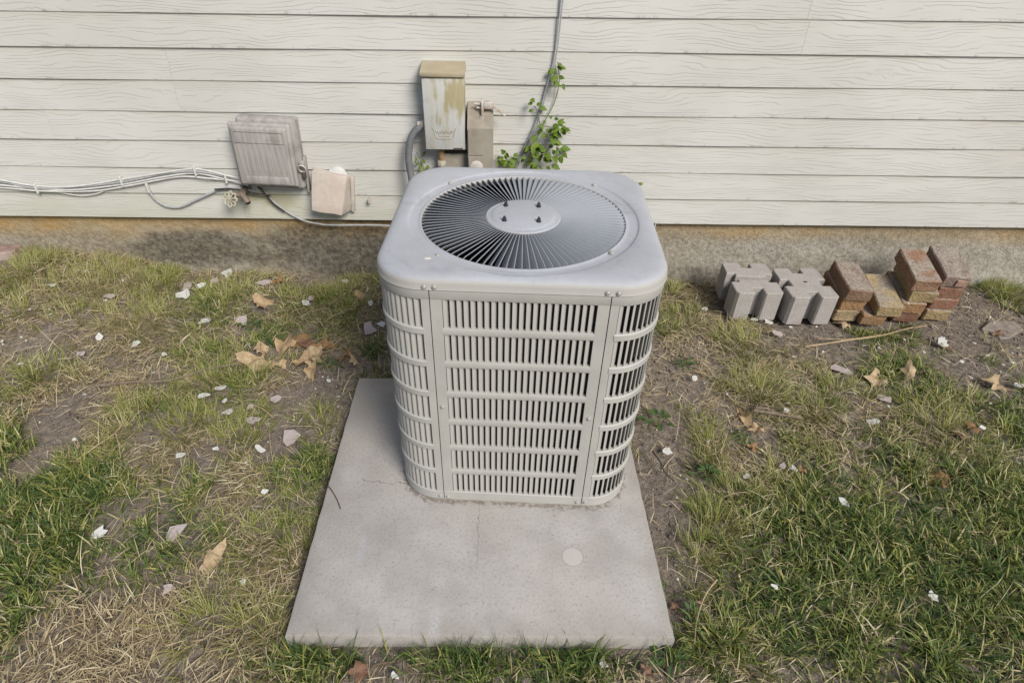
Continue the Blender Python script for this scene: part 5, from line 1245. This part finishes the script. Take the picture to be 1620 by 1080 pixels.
# ---------------------------------------------------------------- grass, straw, soil crumbs
PATCH = [('G', -0.746, 1.496, 0.166, 0.264, 0.9), ('G', -1.033, 1.594, 0.099, 0.171, 0.8), ('G', -1.191, 0.978, 0.111, 0.172, 1), ('G', -0.632, 1.144, 0.148, 0.212, 0.8), ('G', -0.391, 0.937, 0.114, 0.149, 0.7), ('G', -0.708, 0.786, 0.119, 0.157, 0.9), ('G', -0.115, 0.742, 0.072, 0.085, 1), ('G', -0.085, 0.543, 0.088, 0.097, 1), ('G', -0.156, 0.517, 0.077, 0.085, 0.7), ('G', -1.054, 0.623, 0.121, 0.168, 1), ('G', -0.767, 0.439, 0.267, 0.253, 1), ('G', -0.75, 0.259, 0.189, 0.223, 1), ('G', -0.442, 0.224, 0.152, 0.164, 0.85), ('G', -0.569, 0.576, 0.079, 0.096, 0.6), ('G', -0.662, 0.066, 0.124, 0.138, 0.7), ('G', -0.415, 0.443, 0.103, 0.117, 0.8), ('G', -0.312, 0.323, 0.071, 0.076, 0.7), ('G', 0.036, -0.049, 0.088, 0.08, 1), ('G', 0.106, -0.034, 0.059, 0.053, 1), ('G', -0.431, 0.1, 0.111, 0.116, 0.6), ('G', 0.153, 0.025, 0.03, 0.028, 0.5), ('G', -0.008, 1.092, 0.109, 0.141, 0.7), ('G', -0.41, 1.582, 0.128, 0.199, 0.8), ('G', -0.162, 1.354, 0.119, 0.17, 0.6), ('G', 0.001, 0.978, 0.07, 0.087, 0.8), ('G', 0.276, 0.011, 0.042, 0.038, 0.8), ('G', 0.429, -0.032, 0.124, 0.078, 1), ('G', 0.651, -0.033, 0.144, 0.091, 1), ('G', 0.782, -0.043, 0.059, 0.052, 0.8), ('G', 0.899, -0.042, 0.044, 0.04, 0.6), ('G', 1.924, 0.987, 0.196, 0.205, 0.8), ('G', 2.071, 0.918, 0.137, 0.203, 0.8), ('G', 2.269, 0.807, 0.175, 0.266, 1), ('G', 2.187, 0.886, 0.112, 0.171, 0.8), ('G', 1.799, 0.55, 0.157, 0.202, 0.9), ('G', 1.461, 0.45, 0.132, 0.152, 0.8), ('G', 1.257, 0.403, 0.11, 0.12, 0.8), ('G', 1.467, 0.26, 0.31, 0.284, 1), ('G', 1.777, 0.206, 0.302, 0.298, 1), ('G', 1.232, 0.097, 0.174, 0.174, 1), ('G', 1.507, 0.02, 0.277, 0.225, 1), ('G', 1.143, 0.219, 0.084, 0.085, 0.7), ('G', 1.049, 0.017, 0.091, 0.086, 0.9), ('G', 1.986, 0.503, 0.173, 0.231, 1), ('G', 1.754, 0.655, 0.103, 0.134, 0.6), ('G', 2.785, 1.535, 0.085, 0.161, 0.7), ('G', 2.381, 1.222, 0.076, 0.128, 0.7), ('G', 2.152, 1.314, 0.147, 0.171, 0.6), ('G', 1.795, 1.062, 0.096, 0.139, 0.6), ('G', 1.465, 0.652, 0.103, 0.125, 0.5), ('G', 1.361, 1.055, 0.072, 0.096, 0.4), ('G', -1.433, 1.508, 0.122, 0.23, 0.6), ('G', -1.094, 1.186, 0.1, 0.158, 0.4), ('G', -0.551, 0.773, 0.129, 0.165, 0.5), ('G', -0.419, 1.168, 0.124, 0.173, 0.6), ('Y', -1.566, 1.551, 0.116, 0.225, 0.9), ('Y', -1.234, 1.473, 0.189, 0.336, 0.7), ('Y', -1.241, 1.285, 0.154, 0.259, 0.5), ('Y', -1.141, 1.548, 0.111, 0.196, 0.5), ('Y', -0.921, 1.341, 0.132, 0.208, 0.5), ('Y', -1.452, 1.306, 0.128, 0.229, 0.5), ('Y', -1.027, 1.58, 0.096, 0.165, 0.8), ('Y', -0.726, 1.444, 0.136, 0.214, 0.5), ('Y', -0.225, 1.515, 0.128, 0.192, 0.9), ('Y', -0.388, 1.502, 0.1, 0.152, 0.6), ('Y', -1.185, 0.968, 0.106, 0.163, 1), ('Y', -1.074, 1.293, 0.155, 0.251, 0.5), ('Y', -0.545, 0.708, 0.084, 0.105, 1), ('Y', -0.476, 0.744, 0.053, 0.066, 0.6), ('Y', -0.35, 0.659, 0.086, 0.103, 0.9), ('Y', -0.113, 0.733, 0.072, 0.084, 0.9), ('Y', -0.132, 0.284, 0.08, 0.082, 1), ('Y', -0.049, 0.265, 0.062, 0.062, 0.9), ('Y', -0.184, 0.284, 0.052, 0.054, 0.7), ('Y', -0.119, 0.389, 0.055, 0.058, 0.4), ('Y', -0.211, 0.061, 0.078, 0.076, 0.7), ('Y', -0.097, 0.047, 0.062, 0.059, 0.8), ('Y', -0.044, 0.024, 0.046, 0.043, 0.7), ('Y', -1.044, 0.963, 0.069, 0.103, 0.5), ('Y', -0.669, 0.772, 0.054, 0.07, 0.5), ('Y', 1.287, 1.592, 0.06, 0.114, 0.8), ('Y', 1.201, 1.293, 0.057, 0.08, 0.8), ('Y', 1.268, 1.4, 0.059, 0.086, 0.6), ('Y', 1.424, 0.893, 0.099, 0.128, 0.9), ('Y', 1.477, 1.184, 0.1, 0.142, 0.7), ('Y', 1.603, 0.784, 0.095, 0.124, 0.7), ('Y', 1.995, 0.714, 0.088, 0.123, 0.8), ('Y', 1.197, 0.649, 0.082, 0.095, 0.8), ('Y', 1.145, 0.569, 0.059, 0.067, 0.8), ('Y', 1.13, 0.793, 0.043, 0.052, 0.8), ('Y', 1.172, 0.748, 0.047, 0.056, 0.7), ('Y', 0.945, 0.646, 0.016, 0.018, 1), ('Y', 1.109, 0.337, 0.071, 0.074, 0.9), ('Y', 1.057, 0.275, 0.062, 0.063, 0.8), ('Y', 1.025, 0.218, 0.044, 0.043, 0.7), ('Y', 1.197, 0.447, 0.068, 0.074, 0.6), ('Y', 1.019, 0.017, 0.076, 0.071, 0.6), ('Y', 1.385, 0.497, 0.077, 0.088, 0.5), ('Y', 2.265, 1.419, 0.054, 0.092, 0.8), ('Y', 2.121, 1.354, 0.069, 0.113, 1), ('Y', 2.814, 1.618, 0.081, 0.157, 1), ('Y', 2.289, 0.973, 0.07, 0.11, 0.4), ('Y', 1.719, 0.897, 0.09, 0.124, 0.5), ('Y', 1.578, 1.186, 0.075, 0.108, 0.5), ('Y', 2.468, 1.2, 0.061, 0.103, 0.6), ('Y', 1.423, 0.066, 0.094, 0.097, 0.3), ('Y', -0.715, 0.802, 0.065, 0.087, 0.4), ('Y', -0.391, 0.937, 0.082, 0.107, 0.7), ('Y', -0.527, 0.935, 0.082, 0.11, 0.7), ('Y', -0.728, 0.741, 0.076, 0.1, 0.5), ('Y', -0.124, 1.429, 0.098, 0.142, 0.7), ('S', -1.224, 1.453, 0.385, 0.521, 0.9), ('S', -1.064, 1.273, 0.308, 0.495, 0.8), ('S', -1.39, 1.63, 0.27, 0.325, 1), ('S', -1.19, 1.715, 0.116, 0.217, 1), ('S', -0.529, 0.576, 0.119, 0.143, 0.9), ('S', -0.278, 0.479, 0.114, 0.127, 1), ('S', -0.811, 0.864, 0.156, 0.215, 0.8), ('S', -1.062, 0.767, 0.128, 0.184, 0.8), ('S', -0.414, 0.006, 0.199, 0.169, 1), ('S', -0.563, -0.046, 0.131, 0.139, 1), ('S', -0.114, -0.036, 0.118, 0.11, 1), ('S', -0.095, 0.137, 0.097, 0.095, 1), ('S', -0.309, 0.188, 0.083, 0.086, 0.8), ('S', -0.794, 0.626, 0.121, 0.158, 0.6), ('S', 0.285, -0.054, 0.058, 0.051, 1), ('S', 0.823, -0.06, 0.058, 0.052, 1), ('S', 0.877, -0.077, 0.058, 0.051, 0.8), ('S', 1.278, 0.583, 0.1, 0.115, 1), ('S', 1.291, 0.826, 0.11, 0.136, 0.7), ('S', 1.414, 0.998, 0.141, 0.187, 0.6), ('S', 1.501, 1.255, 0.154, 0.222, 0.8), ('S', 1.388, 1.715, 0.119, 0.191, 1), ('S', 1.62, 1.164, 0.149, 0.215, 0.6), ('S', 2.135, 0.837, 0.132, 0.196, 0.5), ('S', 1.978, 0.685, 0.104, 0.144, 0.7), ('S', 1.493, 0.051, 0.077, 0.082, 0.5), ('S', 1.487, 0.708, 0.126, 0.157, 0.6), ('S', 1.801, 0.833, 0.132, 0.182, 0.5), ('S', -0.277, 0.939, 0.114, 0.146, 0.5), ('S', -0.764, 1.004, 0.187, 0.266, 0.7), ('S', -0.433, 1.664, 0.145, 0.233, 0.6), ('S', -0.767, 1.726, 0.265, 0.303, 0.8), ('D', -0.145, 0.866, 0.098, 0.12, 1), ('D', -0.171, 0.655, 0.074, 0.085, 0.9), ('D', -0.946, 0.611, 0.08, 0.108, 1), ('D', -1.271, 1.115, 0.17, 0.197, 0.7), ('D', -0.977, 0.768, 0.086, 0.12, 0.6), ('D', -0.93, 0.724, 0.072, 0.098, 0.8), ('D', 1.108, 0.993, 0.093, 0.149, 1), ('D', 1.175, 0.89, 0.099, 0.123, 0.9), ('D', 1.018, 0.675, 0.091, 0.104, 1), ('D', 1.0, 0.493, 0.055, 0.074, 1), ('D', 0.984, 0.336, 0.037, 0.054, 1), ('D', 0.963, 0.199, 0.028, 0.039, 1), ('D', 0.954, 0.095, 0.032, 0.03, 1), ('D', 1.26, 0.795, 0.078, 0.096, 0.8), ('D', 1.268, 0.677, 0.083, 0.098, 0.6), ('D', 2.541, 1.423, 0.212, 0.293, 1), ('D', 2.57, 1.272, 0.168, 0.228, 0.9), ('D', 2.349, 1.293, 0.104, 0.176, 0.8), ('D', 2.314, 1.011, 0.118, 0.188, 0.6), ('D', 1.65, 1.306, 0.105, 0.156, 0.6), ('D', 1.797, 1.284, 0.13, 0.198, 0.7), ('D', 1.109, 1.109, 0.073, 0.097, 0.8), ('D', -0.033, 0.81, 0.024, 0.047, 1), ('D', -0.017, 0.635, 0.02, 0.036, 1), ('D', -0.017, 0.458, 0.018, 0.032, 1), ('D', -0.042, 0.305, 0.011, 0.018, 0.8), ('D', -0.043, 0.154, 0.016, 0.016, 0.7), ('D', 0.01, 0.047, 0.015, 0.014, 0.6), ('D', 0.238, -0.033, 0.044, 0.039, 0.6), ('D', 0.518, -0.009, 0.03, 0.026, 0.3), ('D', -0.346, 1.665, 0.076, 0.12, 1), ('D', -0.825, 0.474, 0.038, 0.048, 0.3), ('D', -0.041, 1.014, 0.056, 0.072, 0.7), ('D', -0.618, 0.684, 0.083, 0.105, 0.4), ('D', -0.396, 0.539, 0.059, 0.068, 0.4), ('D', 1.257, 1.115, 0.073, 0.099, 0.6)]
def field(x, y, typ):
    out = np.zeros_like(x)
    for t, px, py, rx, ry, w in PATCH:
        if t != typ: continue
        d = ((x - px) / rx) ** 2 + ((y - py) / ry) ** 2
        out = np.maximum(out, w * np.exp(-d * 0.9))
    return out
def view_zone(x, y):
    return (y > -0.6) & (y < WY + x * WTAN + 0.02) & (np.abs(x - 0.52) < 1.38 + (y + 0.1) * 0.78 + 0.45)
def free(x, y, m=0.0):
    ok = ~((x > -m) & (x < PADW + m) & (y > -m) & (y < PADW + m))
    for fx_, fy_, r in FOOT: ok &= (np.abs(x - fx_) > r * 0.95) | (np.abs(y - fy_) > r * 1.05)
    return ok
def hole_mask(x, y, k=0.9):
    ok = np.ones(x.shape, bool)
    for hx_, hy_, r in HOLES:
        if r < 0.008: continue
        ok &= (x - hx_) ** 2 + ((y - hy_) * 1.0) ** 2 > (r * k) ** 2
    return ok
def blades(name, x, y, az, L, W, p0, p1, tint, mat, seg=3, z0=None, label=None):
    N = len(x)
    z = ground_h(x, y) - 0.004 if z0 is None else z0
    pts = np.zeros((N, seg + 1, 3)); pts[:, 0] = np.stack([x, y, z], -1)
    d = np.stack([np.cos(az), np.sin(az)], -1)
    for i in range(seg):
        ph = p0 + (p1 - p0) * ((i + 0.5) / seg)
        st = L / seg
        pts[:, i + 1, :2] = pts[:, i, :2] + d * (st * np.sin(ph))[:, None]
        pts[:, i + 1, 2] = pts[:, i, 2] + st * np.cos(ph)
    gl = ground_h(pts[:, 1:, 0], pts[:, 1:, 1]) + 0.0025
    pts[:, 1:, 2] = np.maximum(pts[:, 1:, 2], gl)
    inp = (pts[..., 0] > 0) & (pts[..., 0] < PADW) & (pts[..., 1] > 0) & (pts[..., 1] < PADW)
    keep = ~(inp & (pts[..., 2] < 0.004)).any(1)          # no blade may cut through the slab
    pts, az, L, W, tint = pts[keep], az[keep], L[keep], W[keep], tint[keep]; N = len(az)
    lim = WY + pts[..., 0] * WTAN + 0.018
    pts[..., 1] = np.minimum(pts[..., 1], lim)
    tw = rng.normal(0, 0.5, N)
    sd = np.stack([-np.sin(az) * np.cos(tw), np.cos(az) * np.cos(tw), np.sin(tw)], -1)
    V = np.zeros((N, 2 * seg + 1, 3))
    for i in range(seg):
        w = (W * (0.75, 1.0, 0.72, 0.5)[min(i, 3)] * 0.5)[:, None]
        V[:, 2 * i] = pts[:, i] + sd * w; V[:, 2 * i + 1] = pts[:, i] - sd * w
    V[:, 2 * seg] = pts[:, seg]
    nv = 2 * seg + 1
    quad = np.array([[2 * i, 2 * i + 1, 2 * i + 3, 2 * i + 2] for i in range(seg - 1)]).reshape(-1)
    tri = np.array([2 * seg - 2, 2 * seg - 1, 2 * seg])
    per_loops = np.concatenate([quad, tri])
    loops = (per_loops[None, :] + (np.arange(N) * nv)[:, None]).reshape(-1).astype(np.int32)
    tot = np.array([4] * (seg - 1) + [3]); st = np.concatenate([[0], np.cumsum(tot)[:-1]])
    starts = (st[None, :] + (np.arange(N) * len(per_loops))[:, None]).reshape(-1).astype(np.int32)
    me = bpy.data.meshes.new(name)
    me.vertices.add(N * nv); me.vertices.foreach_set('co', V.reshape(-1).astype(np.float32))
    me.loops.add(len(loops)); me.loops.foreach_set('vertex_index', loops)
    me.polygons.add(len(starts)); me.polygons.foreach_set('loop_start', starts)
    me.polygons.foreach_set('use_smooth', np.ones(len(starts), bool))
    me.update(calc_edges=True)
    at = me.attributes.new('tint', 'FLOAT', 'POINT')
    at.data.foreach_set('value', np.repeat(np.clip(tint, 0, 1), nv).astype(np.float32))
    me.materials.append(mat)
    o = link(name, me)
    tag(o, label, None, None, 'stuff')
    return o

def scatter(n):
    n = int(n * 1.25); x = rng.uniform(-2.8, 3.9, n); y = rng.uniform(-0.6, WY + 0.02, n)
    ok = view_zone(x, y)
    return x[ok], y[ok]
# 1. lush and half-green turf, grown in small clumps
x, y = scatter(130000)
G, Yl, S, D = (field(x, y, t) for t in 'GYSD')
pat = sstep(vnoise(x, y, 4.5, 31), -0.3, 0.4) * sstep(vnoise(x, y, 15.0, 32, 2), -0.30, 0.25)
dens = np.clip(np.maximum(G * (0.45 + 0.7 * pat), 0.07 + 0.48 * pat) - 0.95 * D - 0.30 * S, 0.0, 1)
ok = (rng.random(len(x)) < dens * 0.62) & free(x, y, 0.004) & hole_mask(x, y)
cx, cy, cg, cyl = x[ok], y[ok], G[ok], Yl[ok]
nb = rng.integers(6, 13, len(cx))
ci = np.repeat(np.arange(len(cx)), nb)
N = len(ci)
ang = rng.uniform(0, 2 * PI, N); rad = np.abs(rng.normal(0, 0.011, N))
bx_, by_ = cx[ci] + rad * np.cos(ang), cy[ci] + rad * np.sin(ang)
f = free(bx_, by_, 0.002) & hole_mask(bx_, by_, 0.6)
ci, ang, bx_, by_ = ci[f], ang[f], bx_[f], by_[f]; N = len(ci)
cl_len = rng.uniform(0.75, 1.25, len(cx)); cl_t = rng.normal(0.34, 0.19, len(cx)); cl_az = rng.uniform(0, 2 * PI, len(cx))
az = np.where(rng.random(N) < 0.35, cl_az[ci], ang) + rng.normal(0, 0.7, N)
lush = np.clip(cg[ci], 0, 1)
L = rng.uniform(0.024, 0.064, N) * cl_len[ci] * (0.65 + 0.62 * lush)
W = rng.uniform(0.0020, 0.0042, N) * (0.75 + 0.5 * lush)
blades('grass', bx_, by_, az, L, W, rng.normal(0.45, 0.28, N), rng.normal(1.35, 0.38, N), cl_t[ci] + rng.normal(0, 0.13, N) + 0.25 * np.clip(cyl[ci], 0, 1) + 0.12 * (1 - lush) + 0.05 + 0.30 * field(bx_, by_, 'S') * (by_ > 0.3) + 0.6 * (rng.random(N) < 0.12), M['grass'], label='green lawn grass growing in patches round the slab')
NG = N
# 2. yellow-green upright tufts
x, y = scatter(80000)
Yl, D = field(x, y, 'Y'), field(x, y, 'D')
ok = (rng.random(len(x)) < np.clip(Yl - 0.6 * D, 0, 1) ** 1.2 * 0.75) & free(x, y, 0.004) & hole_mask(x, y)
cx, cy = x[ok], y[ok]
nb = rng.integers(6, 12, len(cx)); ci = np.repeat(np.arange(len(cx)), nb); N = len(ci)
ang = rng.uniform(0, 2 * PI, N); rad = np.abs(rng.normal(0, 0.008, N))
bx_, by_ = cx[ci] + rad * np.cos(ang), cy[ci] + rad * np.sin(ang)
f = free(bx_, by_, 0.002); ci, ang, bx_, by_ = ci[f], ang[f], bx_[f], by_[f]; N = len(ci)
# blades lean away from the middle of their tuft
best = np.full(N, 9e9); ox = np.zeros(N); oy = np.zeros(N)
for t, px, py, rx, ry, w in PATCH:
    if t != 'Y': continue
    d = ((bx_ - px) / rx) ** 2 + ((by_ - py) / ry) ** 2
    m = d < best; best[m] = d[m]; ox[m] = px; oy[m] = py
out_az = np.arctan2(by_ - oy, bx_ - ox)
lean = np.clip(np.sqrt(best), 0, 1.2)
az = out_az + rng.normal(0, 0.75, N)
L = rng.uniform(0.03, 0.085, N)
blades('grass_tufts', bx_, by_, az, L, rng.uniform(0.0014, 0.0026, N), 0.15 + 0.45 * lean + rng.normal(0, 0.18, N), 0.7 + 0.6 * lean + rng.normal(0, 0.3, N), rng.normal(0.62, 0.14, N) + 0.18 * field(bx_, by_, 'S') + 0.35 * (rng.random(N) < 0.12), M['grass'], seg=4, label='yellow-green upright tufts of grass between the dry patches')
NY = N
# 3. dead grass lying flat
x, y = scatter(620000)
G, S, D = field(x, y, 'G'), field(x, y, 'S'), field(x, y, 'D')
pat = sstep(vnoise(x, y, 5.0, 41), -0.45, 0.35) * sstep(vnoise(x, y, 19.0, 42, 2), -0.6, 0.2)
dens = np.clip(0.10 + 0.46 * pat + 0.38 * S - 0.62 * D - 0.34 * G, 0.03, 1)
ok = (rng.random(len(x)) < dens * 0.62) & free(x, y, 0.012) & hole_mask(x, y, 0.75)
x, y, S, G = x[ok], y[ok], S[ok], G[ok]; N = len(x)
flow = 3.0 * vnoise(x, y, 2.5, 44) * PI
az = flow + rng.normal(0, 1.0, N)
L = rng.uniform(0.020, 0.072, N) * (0.85 + 0.15 * np.clip(S, 0, 1))
flat = rng.random(N)
blades('dead_grass', x, y, az, L, rng.uniform(0.0012, 0.0030, N), 1.05 + 0.45 * flat + rng.normal(0, 0.12, N), 1.6 + rng.normal(0, 0.22, N), rng.normal(0.42, 0.28, N), M['straw'], seg=3, z0=ground_h(x, y) + np.abs(rng.normal(0, 0.009, N)) + 0.006 * G * rng.random(N), label='dry straw-coloured dead grass lying on the soil')
NS = N
# 4. a few long pale stalks
x, y = scatter(8000)
ok = free(x, y, 0.02) & hole_mask(x, y, 0.7) & (rng.random(len(x)) < 0.35 + 0.4 * field(x, y, 'G'))
x, y = x[ok], y[ok]; N = len(x)
blades('dry_stalks', x, y, rng.uniform(0, 2 * PI, N), rng.uniform(0.06, 0.15, N), rng.uniform(0.0013, 0.0022, N), rng.normal(0.95, 0.3, N), rng.normal(1.7, 0.25, N), rng.normal(0.72, 0.2, N), M['straw'], seg=4, label='long pale dry stalks bent over the grass')
# broad blades standing along the slab's near edge
cxs = np.array([(0.036, 0.004), (0.073, 0.005), (0.111, 0.005), (0.156, 0.005), (0.277, 0.006), (0.307, 0.006), (0.367, 0.007), (0.405, 0.007), (0.435, 0.007), (0.458, 0.007), (0.495, 0.008), (0.563, 0.008), (0.594, 0.008), (0.639, 0.009), (0.677, 0.009), (0.715, 0.009), (0.753, 0.01), (0.904, 0.011), (0.927, 0.011)])
ci = rng.integers(0, len(cxs), 420)
x = cxs[ci, 0] + rng.normal(0, 0.022, 420); y = -0.018 - np.abs(rng.normal(0, 0.022, 420))
N = len(x)
blades('edge_grass', x, y, rng.uniform(0, 2 * PI, N), rng.uniform(0.04, 0.095, N), rng.uniform(0.0024, 0.0044, N), np.abs(rng.normal(0.12, 0.12, N)), rng.normal(1.05, 0.35, N), rng.normal(0.30, 0.16, N), M['grass'], seg=4, label='broad green blades standing along the near edge of the slab')
# 5. soil crumbs and pebbles
x, y = scatter(90000)
D = field(x, y, 'D')
ok = free(x, y, 0.0) & (rng.random(len(x)) < np.clip(0.10 + 0.9 * D, 0, 1))
x, y = x[ok], y[ok]; N = len(x)
sz = rng.gamma(2.0, 0.0011, N) + 0.0008
base = np.array([(1, 0, 0), (-0.5, 0.87, 0), (-0.5, -0.87, 0), (0.1, 0.05, 0.9), (0.0, 0.0, -0.6)])
V = base[None] * (1 + rng.normal(0, 0.25, (N, 5, 3))) * sz[:, None, None]
ca, sa = np.cos(rng.uniform(0, 6.28, N)), np.sin(rng.uniform(0, 6.28, N))
vx = V[..., 0] * ca[:, None] - V[..., 1] * sa[:, None]; vy = V[..., 0] * sa[:, None] + V[..., 1] * ca[:, None]
V = np.stack([vx + x[:, None], vy + y[:, None], V[..., 2] + (ground_h(x, y) + 0.2 * sz)[:, None]], -1)
T = np.array([[0, 1, 3], [1, 2, 3], [2, 0, 3], [1, 0, 4], [2, 1, 4], [0, 2, 4]])
loops = (T.reshape(-1)[None] + (np.arange(N) * 5)[:, None]).reshape(-1).astype(np.int32)
me = bpy.data.meshes.new('soil_crumbs')
me.vertices.add(N * 5); me.vertices.foreach_set('co', V.reshape(-1).astype(np.float32))
me.loops.add(len(loops)); me.loops.foreach_set('vertex_index', loops)
me.polygons.add(N * 6); me.polygons.foreach_set('loop_start', np.arange(0, N * 18, 3, dtype=np.int32))
me.update(calc_edges=True)
at = me.attributes.new('tint', 'FLOAT', 'POINT'); at.data.foreach_set('value', np.repeat(np.clip(rng.normal(0.42, 0.2, N) + 0.6 * (rng.random(N) < 0.03), 0, 1), 5).astype(np.float32))
me.materials.append(M['crumb'])
tag(link('soil_crumbs', me), 'crumbs of brown soil and small pale grit on the bare patches', kind='stuff')
print('BLADES', NG, NY, NS, N)
